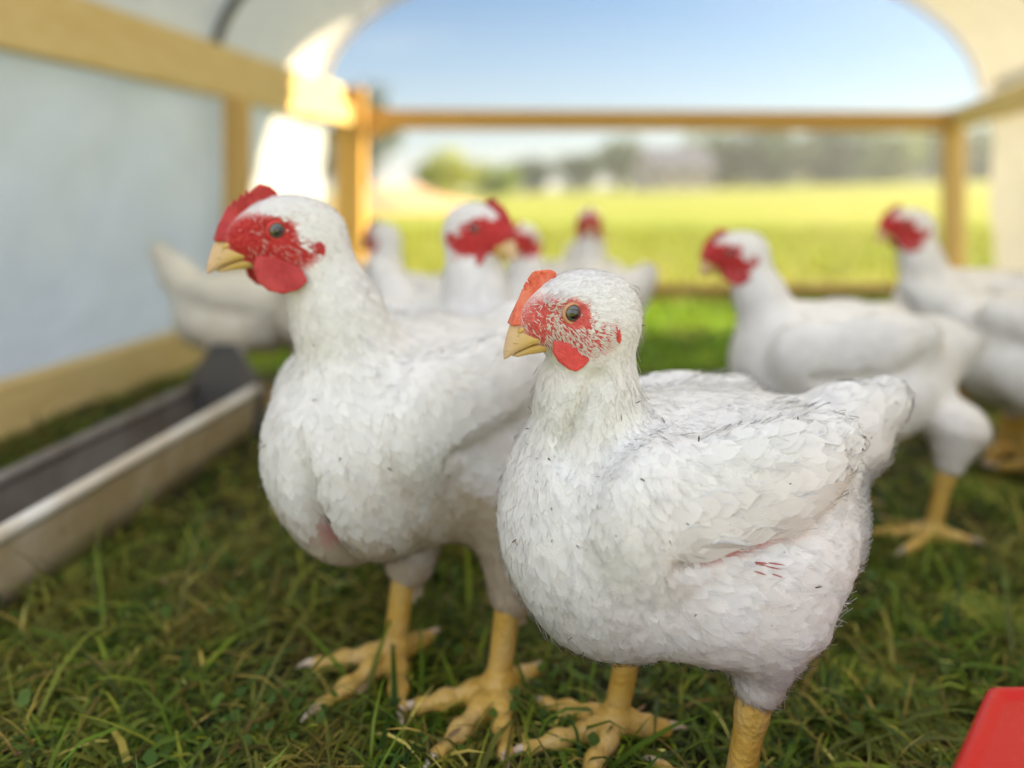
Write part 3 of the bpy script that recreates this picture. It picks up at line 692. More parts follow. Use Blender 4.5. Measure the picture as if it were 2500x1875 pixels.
    axis = norm(top-nb); along = (cen-nb)@axis/np.linalg.norm(top-nb)
    distn = np.linalg.norm(np.cross(cen-nb, axis), axis=1)
    wneck = sstep(0.25, 0.6, along)*sstep(0.09, 0.055, distn)
    whead = sstep(0.045, 0.030, hdc)
    wtail = sstep(-0.095, -0.125, cen[:, 0]+0.3*np.maximum(0, 0.2-cen[:, 2]))
    wwing = sstep(0.19, 0.20, cen[:, 2]+wingdrop+0.15*cen[:, 0])*sstep(0.036, 0.052, np.abs(cen[:, 1]))*sstep(0.05, 0.01, cen[:, 0])*(1-wneck)*(1-wtail)
    wbrst = sstep(0.0, 0.06, cen[:, 0])
    wlow = sstep(0.125, 0.10, cen[:, 2])
    size = 0.0210*(1-wwing)+0.026*wwing
    size = size*(1-wtail)+0.034*wtail
    size = size*(1-0.25*wbrst); size = size*(1-0.5*wneck); size = np.where(whead > 0.5, 0.0052, size*(1-0.35*whead)); size *= (1-0.3*wlow)
    size *= fsize
    flow = np.tile(np.array([-1, 0, -0.22]), (len(cen), 1))
    flow = flow*(1-wbrst[:, None])+np.array([-0.42, 0, -1.0])*wbrst[:, None]
    flow = flow+wlow[:, None]*np.array([-0.1, 0, -0.6])
    flow = flow*(1-wwing[:, None])+np.array([-1, 0, 0.12])*wwing[:, None]
    flow = norm(flow)*(1-wneck[:, None])+(-axis+np.array([0.0, 0, -0.1]))*wneck[:, None]
    hf = norm(np.stack([-np.ones(len(cen)), 0*hdc, -0.25-0.6*sstep(0.0, -0.03, hqc[:, 0])], 1))@Rn.T
    flow = flow*(1-whead[:, None])+hf*whead[:, None]
    td_ = norm((tv-tbase)[None])[0]; flow = flow*(1-wtail[:, None])+td_*wtail[:, None]
    x, y, z = hqc.T
    fmask = 1-np.sqrt(((x-0.002)/0.029)**2+((z+0.0085-0.12*x)/0.0185)**2)
    bare = sstep(-0.08, 0.12, fmask)*(hdc < 0.05)*(1-np.clip(np.exp(-(((x+0.0185)/0.0075)**2+((z-0.000)/0.0070)**2)), 0, 1))
    frontbare = ((x > 0.016)*(hdc < 0.05))
    wgt = area/(size*size)*8.5*dens*(1-bare)*(1-frontbare)
    nF = int(wgt.sum()); pick = rng.choice(len(cen), nF, p=wgt/wgt.sum())
    P = cen[pick]+(A[pick, 0]-cen[pick])*rng.uniform(-0.8, 0.8, (nF, 1)); N = gradi(F, glo, res, P)
    D = flow[pick]+rng.normal(size=(nF, 3))*(0.20-0.12*wwing[pick])[:, None]; D = norm(D-N*(D*N).sum(1)[:, None])
    sz = size[pick]*rng.uniform(0.75, 1.25, nF)
    cf, _, _ = colour(P); cf = cf*(1+0.035*rng.normal(size=(nF, 1)))
    skn = np.exp(-(((P[:, 0]-0.005)/0.034)**2+((P[:, 2]-0.190+wingdrop+0.12*P[:, 0])/0.0024)**2))*float(hero)*(np.abs(P[:, 1]) > 0.04)
    if keel: skn = skn+np.exp(-(((P[:, 1]-0.020)/0.008)**2+((P[:, 2]-0.140)/0.015)**2))*(P[:, 0] > 0.04)
    keep = rng.random(nF) > skn*0.95
    P, N, D, sz, cf, pk = P[keep], N[keep], D[keep], sz[keep], cf[keep], pick[keep]
    lift = (0.0008+0.014*sz)*rng.uniform(0.7, 1.35, len(P))*(1+0.5*wtail[pk]+0.5*wwing[pk])
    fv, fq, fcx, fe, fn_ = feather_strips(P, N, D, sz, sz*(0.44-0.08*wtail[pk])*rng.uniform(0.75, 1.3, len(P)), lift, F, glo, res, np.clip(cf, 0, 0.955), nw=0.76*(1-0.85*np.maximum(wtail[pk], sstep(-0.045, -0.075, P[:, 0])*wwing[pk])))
    if fine:
        # ordered wing rows: small coverts, long coverts, flight feathers
        for (z0_, n_r, L0, W0, xa, xb, lf) in ((0.228, 11, 0.026, 0.015, 0.052, -0.048, 0.0016), (0.214, 10, 0.034, 0.017, 0.050, -0.040, 0.0022), (0.203, 9, 0.046, 0.017, 0.046, -0.030, 0.0026)):
            for s_ in (1, -1):
                xx = np.linspace(xa, xb, n_r)+rng.normal(size=n_r)*0.0015
                Pw = np.stack([xx, np.full(n_r, s_*0.079), z0_-wingdrop-0.16*xx+rng.normal(size=n_r)*0.001], 1)
                for _ in range(4):
                    gg = gradi(F, glo, res, Pw); Pw = Pw-gg*np.clip(interp(F, glo, res, Pw), -0.02, 0.02)[:, None]
                Nw = gradi(F, glo, res, Pw); Dw = np.tile(np.array([-1.0, 0, 0.10]), (n_r, 1))+rng.normal(size=(n_r, 3))*0.05; Dw = norm(Dw-Nw*(Dw*Nw).sum(1)[:, None])
                cw, _, _ = colour(Pw); cw = cw*(1+0.025*rng.normal(size=(n_r, 1)))
                vv, qq, c_c, e_e, n_n = feather_strips(Pw, Nw, Dw, np.full(n_r, L0)*rng.uniform(0.9, 1.1, n_r), W0, np.full(n_r, lf+0.0012)*rng.uniform(0.8, 1.3, n_r), F, glo, res, np.clip(cw, 0, 0.93), rows=7)
                fq = np.vstack([fq, qq+len(fv)]); fv = np.vstack([fv, vv]); fcx = np.vstack([fcx, c_c]); fe = np.vstack([fe, e_e]); fn_ = np.vstack([fn_, n_n])
    if hair:
        # fine loose barbs: whole body, and dense white hairs over the face
        wg = area*(1-whead)*(0.35+1.2*wlow+5*sstep(-0.085, -0.115, cen[:, 0])*sstep(0.215, 0.195, cen[:, 2])); n1_ = int(hair*0.42)
        pk1 = rng.choice(len(cen), n1_, p=wg/wg.sum())
        wf = area*(bare*(1-0.9*frontbare)+0.25*whead*(1-frontbare)); pk2 = rng.choice(len(cen), int(hair*(0.17 if kind == 'young' else 0.07)), p=wf/wf.sum())
        pk_ = np.concatenate([pk1, pk2]); isf = np.arange(len(pk_)) >= n1_
        P2 = cen[pk_]+(A[pk_, 0]-cen[pk_])*rng.uniform(-0.9, 0.9, (len(pk_), 1)); N2 = gradi(F, glo, res, P2)
        Fl = flow[pk_].copy()
        hx = ((P2-HP)@Rn/hsc); ey = hx[:, [0, 2]]; rr = np.linalg.norm(ey, axis=1)+1e-6
        rad_ = np.stack([ey[:, 0]/rr*0.5-0.75, 0*rr, ey[:, 1]/rr*0.6-0.1], 1)@Rn.T
        Fl[isf] = rad_[isf]
        D2 = Fl+rng.normal(size=Fl.shape)*np.where(isf, 0.18, 0.35)[:, None]; D2 = norm(D2-N2*(D2*N2).sum(1)[:, None])
        nh = np.linalg.norm(hx, axis=1) < 0.0078
        okk = ~((rr < 0.0080) & (np.linalg.norm(hx, axis=1) < 0.03)); P2, N2, D2, isf = P2[okk], N2[okk], D2[okk], isf[okk]
        ln = np.where(isf, rng.uniform(0.003, 0.0058, len(P2)), rng.uniform(0.008, 0.016, len(P2)))
        cf2, _, _ = colour(P2)
        cf2 = np.where(isf[:, None], np.array((0.84, 0.78, 0.76) if kind == 'young' else (0.72, 0.42, 0.42)), cf2*1.02)
        v2, q2, c2, e2, n2_ = feather_strips(P2, N2, D2, ln, np.where(isf, 0.00055, 0.00042), np.where(isf, 0.0010, np.where(P2[:, 0] < -0.05, 0.0042, 0.0030))*rng.uniform(0.3, 1.4, len(P2)), F, glo, res, np.clip(cf2, 0, 0.955), rows=4, nw=1.0)
        fq = np.vstack([fq, q2+len(fv)]); fv = np.vstack([fv, v2]); fcx = np.vstack([fcx, c2]); fe = np.vstack([fe, e2]); fn_ = np.vstack([fn_, n2_])
    pl = npmesh('plumage', fv, fq, FEATHER, root, True, {'Col': fcx, 'Fe': fe, 'Nb': fn_})
    if specks:
        ok_ = (cen[:, 1] > 0.01) | (cen[:, 0] > 0.06); wq = area*ok_*(whead < 0.5)*(1+2*wlow+1.5*wbrst)
        pk_ = rng.choice(len(cen), specks, p=wq/wq.sum()); P3 = cen[pk_]; N3 = gradi(F, glo, res, P3); D3 = rng.normal(size=P3.shape); D3 = norm(D3-N3*(D3*N3).sum(1)[:, None])
        sz3 = rng.uniform(0.0015, 0.0050, specks); P3 = P3+N3*0.0012
        v3, q3, c3, e3, n3 = feather_strips(P3, N3, D3, sz3, rng.uniform(0.0005, 0.0011, specks), np.full(specks, 0.0032), F, glo, res, np.tile(np.array([[0.07, 0.045, 0.025]]), (specks, 1))*rng.uniform(0.4, 2.5, (specks, 1)), rows=4)
        npmesh('dirt_flecks', v3, q3, STRAW, root, True, {'Col': c3})['kind'] = 'stuff'
    if hero:
        k = 9; u = np.linspace(0, 1, k); Pq = np.stack([-0.003-0.010*u+0.003*rng.normal(size=k), np.full(k, 0.078), 0.197-0.019*u], 1)
        for _ in range(5): gq = gradi(F, glo, res, Pq); Pq = Pq-gq*np.clip(interp(F, glo, res, Pq)-0.001, -0.03, 0.03)[:, None]
        Nq = gradi(F, glo, res, Pq); Dq = np.tile(np.array([-1.0, 0, -0.32]), (k, 1)); Dq = norm(Dq-Nq*(Dq*Nq).sum(1)[:, None])
        v3, q3, c3, e3, n3 = feather_strips(Pq, Nq, Dq, rng.uniform(0.006, 0.013, k), rng.uniform(0.0007, 0.0012, k), np.full(k, 0.0034), F, glo, res, np.tile(np.array([[0.42, 0.10, 0.08]]), (k, 1)), rows=5)
        npmesh('bare_quills', v3, q3, STRAW, root, True, {'Col': c3})['kind'] = 'stuff'
    # ---- head parts
    HM = Matrix.Translation(Vector([float(q_) for q_ in HP])) @ Rh.to_4x4() @ Matrix.Diagonal((hsc, hsc, hsc, 1))
    hp = head_parts(kind, fine)
    npmesh('comb', *hp['comb'], COMB_PALE if kind == 'young' else COMB_RED, root, True, ml=HM)
    npmesh('beak', hp['up'][0], hp['up'][1], BEAK, root, True, ml=HM)
    o = npmesh('lower_beak', hp['lw'][0], hp['lw'][1], BEAK, root, True, ml=HM)
    for a_, q_ in hp['wts']: npmesh('wattle', a_, q_, WATTLE if kind == 'young' else COMB_RED, root, True, ml=HM)
    for s in (1, -1):
        el = sdf_cache('ear', lambda G: ell(G, (0, 0, 0), (0.0027, 0.0026, 0.0072), None), (-.008, -.004, -.009), (.008, .004, .009), 0.0008)
        npmesh('earlobe', el[0], el[1], EARL if kind == 'young' else COMB_RED, root, True, ml=HM @ Matrix.Translation((-0.0258, s*0.0236, -0.0120)) @ Matrix.Rotation(R(14), 4, 'Y') @ Matrix.Rotation(R(-s*22), 4, 'Z') @ Matrix.Diagonal((1.0 if kind == 'young' else 2.0, 1, 1, 1)))
        ml = HM @ Matrix.Translation((0, s*0.0152, 0)) @ Matrix.Rotation(R(-s*90), 4, 'X') @ Matrix.Rotation(R(-6), 4, 'Y')
        ey = uv_ball(0.0066); e_ = npmesh('eye', ey[0], ey[1], EYE, root, True, ml=ml)
        tq = torus(0.0057, 0.0011); npmesh('eyelid', tq[0]+np.array([0, 0, 0.0034]), tq[1], LID if kind == 'young' else EARL, e_, True)
    if fine:
        for s in (1, -1):
            nb_ = sdf_cache('nos', lambda G: smax(ell(G, (0, 0, 0), (.0046, .0022, .0021)), -ell(G, (-.0015, 0.0026, -.0014), (.0026, .0022, .0007), rotm(0, 25, 0)), 0.0004), (-.008, -.005, -.006), (.008, .005, .006), 0.0004)
            npmesh('nostril', nb_[0]*np.array([1, s, 1]), nb_[1] if s > 0 else nb_[1][:, ::-1], BEAK, root, True, ml=HM @ Matrix.Translation((.0262, s*0.0046, -.0100)) @ Matrix.Rotation(R(38), 4, 'Y'))
    # ---- legs
    for i_, (lx, ly) in enumerate(legs):
        make_leg(root, lx, ly, footyaw[i_], fine, seed+i_)
    return root
SC = {}
def sdf_cache(k, fn, lo, hi, h):
    if k not in SC: SC[k] = sdf_mesh(fn, lo, hi, h, 1)[:2]
    return SC[k]
def uv_ball(r, n=24, m=16):
    V = []; F = []
    for i in range(m+1):
        for j in range(n):
            th = math.pi*(0.001+0.998*i/m); V.append((r*math.sin(th)*math.cos(j*math.tau/n), r*math.sin(th)*math.sin(j*math.tau/n), r*math.cos(th)))
    for i in range(m):
        for j in range(n): F.append((i*n+j, (i+1)*n+j, (i+1)*n+(j+1) % n, i*n+(j+1) % n))
    return np.array(V), np.array(F)
def torus(R_, r, n=32, m=10):
    V = []; F = []
    for i in range(n):
        for j in range(m):
            a_, b_ = i*math.tau/n, j*math.tau/m
            V.append(((R_+r*math.cos(b_))*math.cos(a_)*1.06, (R_+r*math.cos(b_))*math.sin(a_), r*math.sin(b_)))
            F.append((i*m+j, ((i+1) % n)*m+j, ((i+1) % n)*m+(j+1) % m, i*m+(j+1) % m))
    return np.array(V), np.array(F)
def make_leg(root, lx, ly, fyaw, fine, seed, lean=0.0):
    r = random.Random(seed); h = 0.0011 if fine else 0.0022
    a0 = (lx-0.006, ly, 0.112); ank = (lx+0.002, ly, 0.024)
    toes = []
    for ang, ln in ((46, .050), (2, .062), (-42, .052), (176, .032)):
        an = R(ang+fyaw+r.uniform(-5, 5)); toes.append((math.cos(an), math.sin(an), ln*1.2))
    segs = [((lx-0.018, ly, 0.112), (lx-0.014, ly, 0.094), 0.0118, 0.0118), ((lx-0.014, ly, 0.094), (lx-0.009, ly, 0.075), 0.0118, 0.0093), ((lx-0.009, ly, 0.075), ank, 0.0093, 0.0086)]
    tip = []
    for cx, cy, ln in toes:
        p0 = np.array([ank[0], ank[1], 0.018]); fr = [0.0, 0.30, 0.62, 0.92]; zz = [0.017, 0.012, 0.0095, 0.0075]; rr = [0.0084, 0.0064, 0.0055, 0.0044]
        pts = [np.array([p0[0]+cx*ln*f_, p0[1]+cy*ln*f_, z_]) for f_, z_ in zip(fr, zz)]
        for k in range(3): segs.append((tuple(pts[k]), tuple(pts[k+1]), rr[k], rr[k+1]*0.86)); segs.append((tuple(pts[k+1]-np.array([0, 0, 0.0004])), tuple(pts[k+1]), rr[k+1], rr[k+1]))
        tip.append((pts[-1], cx, cy))
    def fn(P):
        d = None
        for a_, b_, ra, rb in segs:
            q = cone(P, a_, b_ if a_ != b_ else (b_[0], b_[1], b_[2]+1e-4), ra, rb); d = q if d is None else smin(d, q, 0.006)
        return d
    V, Q, F, glo = sdf_mesh(fn, (lx-0.095, ly-0.095, -0.004), (lx+0.095, ly+0.095, 0.128), h, 1)
    # raised scutes round the shank and over the toes
    if fine:
        nn = gradi(F, glo, h, V); sh = sstep(0.03, 0.045, V[:, 2])
        rg = np.abs(np.sin(V[:, 2]*math.pi/0.0052+1.2*np.sin(np.arctan2(V[:, 1]-ly, V[:, 0]-lx)*1.5)))**0.5
        dist = np.hypot(V[:, 0]-lx, V[:, 1]-ly); rt = np.abs(np.sin(dist*math.pi/0.0042))**0.5
        V = V+nn*((rg*sh+rt*(1-sh))*0.00030)[:, None]
    lg = npmesh('leg', V, Q, LEG, root, True)
    for p, cx, cy in tip:
        m = MB(); pts = [p+np.array([cx*t_*0.017, cy*t_*0.017, 0.0010+0.0016*math.sin(t_*2.6)-0.0035*t_*t_]) for t_ in np.linspace(-0.25, 1, 7)]
        m.tube([tuple(q) for q in pts], [0.0040, 0.0039, 0.0034, 0.0029, 0.0022, 0.0014, 0.0004], 10); m.build('claw', CLAW, lg, True)

def at(px, depth): return ((px-512)/FPX*depth, depth, 0.0)
LEFT = math.pi
chicken((0.115, 0.500, 0), LEFT+R(16), 1.0, 'sharp white hen in the foreground with short orange comb, head turned left', kind='young', fine=True, hero=True, specks=70,
        res=0.0019, hair=24000, dens=1.0, dirt=0.95, head=(0.092, 0.018, 0.328), hyaw=-2, hpitch=0, legs=((-0.014, 0.046), (0.024, -0.048)), tail=(-0.170, 0, 0.244), footyaw=(-28, -4), seed=11)
chicken((-0.080, 0.628, 0), LEFT+R(52), 1.095, 'tall white hen with red comb and large wattle beside the feed trough', res=0.0028, hair=8000, fine=True, dirt=2.3, keel=True, specks=30, nboff=(-0.012, 0.010), topx=-0.007,
        head=(0.113, -0.027, 0.340), hyaw=-22, hpitch=-3, hsc=1.02, hock=0.076, drum=0.0185, legs=((-0.004, 0.080), (0.014, -0.008)), tail=(-0.15, 0, 0.25), seed=21)
chicken((0.395, 0.900, 0), LEFT+R(-10), 1.0, 'blurred white hen standing side-on behind the tail of the foreground hen', head=(0.128, 0, 0.326), hyaw=4, hpitch=6, dirt=0.7, tail=(-0.145, 0, 0.222), legs=((-0.095, 0.045), (-0.02, -0.04)), seed=31)
chicken((0.735, 1.16, 0), LEFT+R(-8), 1.05, 'far white hen by the right post with its small red head raised', head=(0.112, 0, 0.332), hyaw=6, dirt=0.5, seed=41)
chicken((0.725, 1.00, 0), LEFT+R(165), 1.0, 'white hen cut off by the right edge of the picture, head out of view', head=(0.10, 0, 0.26), dirt=0.7, seed=51)
chicken((-0.068, 0.84, 0), R(-52), 1.08, 'white hen facing right with upright red comb between the two nearest hens', head=(0.062, 0.0, 0.335), hyaw=16, hpitch=4, dirt=0.3, legs=((-0.060, 0.02), (-0.050, -0.040)), seed=61)
chicken((0.085, 1.20, 0), LEFT+R(14), 1.0, 'small far white hen whose red head shows just right of the upright red comb', head=(0.075, 0, 0.325), hyaw=50, dirt=0.4, tail=(-0.145, 0, 0.262), seed=71)
chicken((0.145, 1.46, 0), R(-84), 1.0, 'distant white hen seen end-on with long raised neck against the field', head=(0.040, 0, 0.345), hyaw=-8, dirt=0.5, seed=81)
chicken((-0.165, 1.22, 0), LEFT+R(-38), 1.0, 'white hen mostly hidden behind the neck of the tall trough hen', head=(0.085, 0, 0.325), dirt=0.5, tail=(-0.14, 0, 0.28), seed=91)
chicken((-0.510, 1.40, 0), R(10), 0.95, 'cream stained hen with raised tail against the left wall beyond the trough', head=(0.12, 0, 0.20), hpitch=40, dirt=1.2, tail=(-0.155, 0, 0.305), tint=(1, 0.96, 0.85), seed=101)
chicken((-0.350, 1.42, 0), R(75), 0.98, 'soiled brownish hen behind the beak of the tall trough hen', head=(0.11, 0, 0.24), hpitch=25, dirt=1.5, tail=(-0.13, 0, 0.27), tint=(1, 0.94, 0.82), seed=111)

# ------------------------------------------------------------------ grass
def blades(n, xr, yr, ln, wd, lie, pal, seed, exclude=True, rows=4, clump=0.0):
    r = np.random.default_rng(seed); x = r.uniform(*xr, n*2); y = r.uniform(*yr, n*2)
    P = np.stack([x, y, 0*x], 1); dn = snoise(P, 3.2, 5, 2); k = r.random(n*2) < np.clip(0.5+0.75*dn+0.4*snoise(P, 11, 8, 2)+clump, 0.06, 1)
    x, y = x[k][:n], y[k][:n]
    if exclude:
        rel = np.stack([x-ta.x, y-ta.y], 1); al = rel@np.array([td.x, td.y]); ac = rel@np.array([tn.x, tn.y])
        inside = (al > -0.02) & (al < TL+0.02) & (np.abs(ac) < 0.055)
        inside |= ((x-fx0)**2+(y-fy0)**2 < 0.12**2)
        x, y = x[~inside], y[~inside]
    n = len(x); z = gheight(x, y)
    L = r.uniform(*ln, n)*(0.7+0.5*r.random(n)); W = r.uniform(*wd, n); az = r.uniform(0, math.tau, n)+0.8*np.sin(x*3+y*2)
    el = np.radians(np.clip(r.normal(lie, 22, n), 5, 88)); bend = r.uniform(0.1, 1.1, n)
    d = np.stack([np.cos(az), np.sin(az)], 1); s = np.stack([-np.sin(az), np.cos(az), 0*az], 1)
    tw = r.normal(0, 0.5, n)
    c_i = r.choice(len(pal), n, p=np.array([p_[1] for p_ in pal])/sum(p_[1] for p_ in pal)); cc = np.array([p_[0] for p_ in pal])[c_i]*np.array((0.88, 0.98, 0.42))
    bn = np.clip(snoise(np.stack([x, y, 0*x], 1), 5.5, 77, 3)*1.1+0.22, 0, 0.8)[:, None]*(seed != 3); cc = cc*(1-bn)+np.array((0.17, 0.125, 0.03))*bn
    cc = cc*r.uniform(0.55, 1.6, (n, 1))*1.6
    V = np.zeros((n, rows, 2, 3)); CO = np.zeros((n, rows, 2, 3))
    px, pz = np.zeros(n), np.zeros(n); e = el.copy()
    for i in range(rows):
        t_ = i/(rows-1)
        c_ = np.stack([x+d[:, 0]*px, y+d[:, 1]*px, np.maximum(z+pz, z+0.001)], 1)
        wv_ = W*(1-t_**1.8)*0.5+0.00008
        sd = s*np.cos(tw*t_)[:, None]; sd[:, 2] += np.sin(tw*t_)
        V[:, i, 0] = c_-sd*wv_[:, None]; V[:, i, 1] = c_+sd*wv_[:, None]
        CO[:, i] = (cc*(0.75+0.35*t_))[:, None]
        px = px+np.cos(e)*L/(rows-1); pz = pz+np.sin(e)*L/(rows-1); e = e-bend*0.8
    b = np.arange(n)*rows*2; q = [np.stack([b+2*i, b+2*i+1, b+2*i+3, b+2*i+2], 1) for i in range(rows-1)]
    return V.reshape(-1, 3), np.vstack(q), CO.reshape(-1, 3)
def join(parts):
    vs, qs, cs, o = [], [], [], 0
    for v, q, c_ in parts: vs.append(v); qs.append(q+o); cs.append(c_); o += len(v)
    return np.vstack(vs), np.vstack(qs), np.vstack(cs)
G_ = [((0.050, 0.090, 0.014), 5), ((0.080, 0.125, 0.018), 5), ((0.13, 0.17, 0.022), 3), ((0.19, 0.19, 0.035), 1.6), ((0.030, 0.070, 0.022), 3), ((0.30, 0.22, 0.10), 0.7), ((0.12, 0.075, 0.03), 0.8)]
GLIT = [((0.14, 0.26, 0.02), 4), ((0.21, 0.33, 0.03), 4), ((0.30, 0.37, 0.05), 3)]  # brighter greens paint in the light entering at the open end
GO = [((0.16, 0.20, 0.03), 4), ((0.22, 0.24, 0.045), 4), ((0.26, 0.25, 0.07), 2)]
V, Q, CO = join([blades(36000, (-0.75, 0.75), (0.28, 0.85), (0.016, 0.045), (0.0010, 0.0030), 15, G_, 1),
                 blades(2800, (-0.75, 0.75), (0.30, 0.95), (0.05, 0.10), (0.0022, 0.0055), 20, G_, 12),
                 blades(26000, (-1.2, 1.2), (0.85, 1.6), (0.018, 0.045), (0.0018, 0.0040), 26, G_, 2),
                 blades(22000, (-1.2, 1.6), (1.6, 2.75), (0.025, 0.06), (0.003, 0.006), 40, GLIT, 3, False),
                 blades(8000, (-1.7, -0.75), (0.0, 0.9), (0.03, 0.06), (0.002, 0.004), 32, G_, 6),
                 blades(6000, (0.75, 1.4), (0.0, 0.9), (0.03, 0.06), (0.002, 0.004), 32, G_, 7),
                 blades(26000, (-5, 7), (2.7, 8.0), (0.06, 0.14), (0.006, 0.012), 55, GO, 4, False)])
tag(npmesh('grass', V, Q, GRASS, attrs={'Col': CO}), 'short trampled green grass across the pen floor and field edge', 'grass', kind='stuff')
# small round-leaved weeds
def leaves(n, xr, yr, s, seed, pal):
    r = np.random.default_rng(seed); x = r.uniform(*xr, n); y = r.uniform(*yr, n)
    P = np.stack([x, y, 0*x], 1); k = snoise(P, 4, 9, 2) > 0.05; x, y = x[k], y[k]; n = len(x)
    z = gheight(x, y)+r.uniform(0.003, 0.016, n); S = r.uniform(*s, n)
    az = r.uniform(0, math.tau, n); tl = r.uniform(-0.7, 0.7, (n, 2)); cc = np.array([p_[0] for p_ in pal])[r.integers(0, len(pal), n)]*r.uniform(0.8, 1.3, (n, 1))
    prof = np.array([(0, -0.1), (0.45, 0.15), (0.5, 0.6), (0.0, 1.0), (-0.5, 0.6), (-0.45, 0.15)])
    lx = prof[:, 0][None]*S[:, None]; ly = prof[:, 1][None]*S[:, None]
    X = x[:, None]+lx*np.cos(az)[:, None]-ly*np.sin(az)[:, None]; Y = y[:, None]+lx*np.sin(az)[:, None]+ly*np.cos(az)[:, None]
    Z = z[:, None]+lx*tl[:, :1]+ly*tl[:, 1:]
    V = np.stack([X, Y, Z], -1).reshape(-1, 3); b = np.arange(n)*6
    return V, np.vstack([np.stack([b, b+1, b+2, b+5], 1), np.stack([b+2, b+3, b+4, b+5], 1)]), np.repeat(cc, 6, 0)
V, Q, CO = join([leaves(3200, (-0.7, 0.75), (0.30, 0.9), (0.004, 0.010), 21, [((0.07, 0.14, 0.02), 1), ((0.10, 0.17, 0.025), 1)]),
                 leaves(1800, (-1, 1.2), (0.9, 1.8), (0.006, 0.014), 22, [((0.08, 0.14, 0.02), 1), ((0.13, 0.17, 0.03), 1)])])
tag(npmesh('clover', V, Q, GRASS, attrs={'Col': CO}), 'tiny round leaved clover growing between the grass blades', 'clover', kind='stuff')
SP = [((0.52, 0.40, 0.22), 4), ((0.40, 0.26, 0.13), 3), ((0.62, 0.54, 0.38), 2), ((0.20, 0.11, 0.06), 2)]
V, Q, CO = join([blades(1500, (-0.7, 0.75), (0.30, 0.95), (0.015, 0.06), (0.0010, 0.0022), 8, SP, 31), blades(700, (-1, 1.2), (0.95, 1.9), (0.02, 0.07), (0.002, 0.004), 8, SP, 32),
                 leaves(150, (-0.7, 0.75), (0.30, 1.1), (0.005, 0.012), 33, [((0.26, 0.16, 0.08), 1), ((0.36, 0.22, 0.11), 1)])])
tag(npmesh('straw', V, Q, STRAW, attrs={'Col': CO}), 'dry tan straw and dead leaf bits lying in the grass', 'straw', kind='stuff')

# ------------------------------------------------------------------ trees, house and earth beyond the pen
t = NT('bark'); n1 = t.noise(6, 5, 0.6, t.coord((1, 1, 0.3))); BARK = t.done(t.pbr(t.ramp(n1.outputs['Fac'], [(0.3, (0.05, 0.035, 0.025)), (0.7, (0.14, 0.10, 0.07))]), 0.9, t.bump(n1.outputs['Fac'], 0.8, 0.05)))
t = NT('leaf'); a = t.attr('Col'); LEAF = t.done(t.trans(t.pbr(a.outputs['Color'], 0.6), a.outputs['Color'], 0.25))
def tree(loc, H, Wd, c0, label, seed, group='trees beyond the field', nm='tree', base=0.12):
    r = np.random.default_rng(seed); root = empty(nm, loc); tag(root, label, 'tree', group)
    m = MB(); pts = [(0, 0, -0.1), (0.02*H, 0, H*0.25), (-0.01*H, 0.01*H, H*0.55), (0, 0, H*0.8)]; m.tube(pts, [Wd*0.06, Wd*0.045, Wd*0.03, Wd*0.012], 8)
    for k in range(7):
        a_ = k*2.4; z_ = H*(0.25+0.07*k); e_ = Wd*0.36
        m.tube([(0, 0, z_), (math.cos(a_)*e_*0.5, math.sin(a_)*e_*0.5, z_+H*0.07), (math.cos(a_)*e_, math.sin(a_)*e_, z_+H*0.16)], [Wd*0.022, Wd*0.014, Wd*0.005], 6)
    m.build('trunk', BARK, root, True)
    nc = 34; cl = []
    for k in range(nc):
        u = r.uniform(-1, 1); ph = r.uniform(0, math.tau); rr = r.uniform(0.45, 0.95)
        s_ = math.sqrt(1-u*u); prof = 0.75+0.25*math.cos(u*1.5)
        cl.append((rr*s_*math.cos(ph)*Wd*0.42*prof, rr*s_*math.sin(ph)*Wd*0.42*prof, H*(base+0.5*(1-base))+rr*u*H*0.5*(1-base)*0.9, r.uniform(0.10, 0.20)*Wd, r.uniform(0.7, 1.35)))
    n = 130*nc; ci = r.integers(0, nc, n); cl = np.array(cl)
    d = r.normal(size=(n, 3)); d = norm(d)*r.uniform(0.4, 1, (n, 1))**0.5; P = cl[ci, :3]+d*cl[ci, 3:4]
    s_ = Wd*r.uniform(0.014, 0.03, n); u_ = norm(r.normal(size=(n, 3))); v_ = norm(np.cross(u_, norm(r.normal(size=(n, 3)))))
    V = np.stack([P-u_*s_[:, None], P+v_*s_[:, None]*0.6, P+u_*s_[:, None], P-v_*s_[:, None]*0.6], 1).reshape(-1, 3)
    CO = np.repeat(np.array(c0)*np.array((1.65, 1.55, 1.2))*cl[ci, 4:5]*r.uniform(0.8, 1.2, (n, 1)), 4, 0)
    npmesh('crown', V, np.arange(4*n).reshape(-1, 4), LEAF, root, False, {'Col': CO})
def put(px, dist, dz=0): 
    x = (px-512)/FPX*dist; return (x, dist, float(gheight(np.array([x]), np.array([dist]))[0])+dz)
tree(put(368, 30), 5.6, 3.2, (0.05, 0.07, 0.02), 'tall dark green tree behind the left corner post', 1)
tree(put(338, 36), 3.6, 3.0, (0.035, 0.05, 0.02), 'dark bushy tree left of the corner post', 2)
tree(put(447, 40), 2.6, 4.2, (0.22, 0.26, 0.04), 'low bright yellow green tree right of the corner post', 3, base=0.03)
tree(put(492, 44), 1.9, 3.6, (0.14, 0.20, 0.05), 'small green bush beside the bright yellow green tree', 4, base=0.03)
tree(put(530, 95), 4.2, 8.5, (0.05, 0.09, 0.06), 'leftmost low blue green tree of the far treeline', 5, base=0.03)
tree(put(575, 95), 5.4, 7.5, (0.06, 0.10, 0.06), 'second blue green tree of the far treeline', 6, base=0.03)
tree(put(618, 92), 7.2, 8.0, (0.08, 0.12, 0.05), 'rounded green tree left of the grey roofed house', 7, base=0.03)
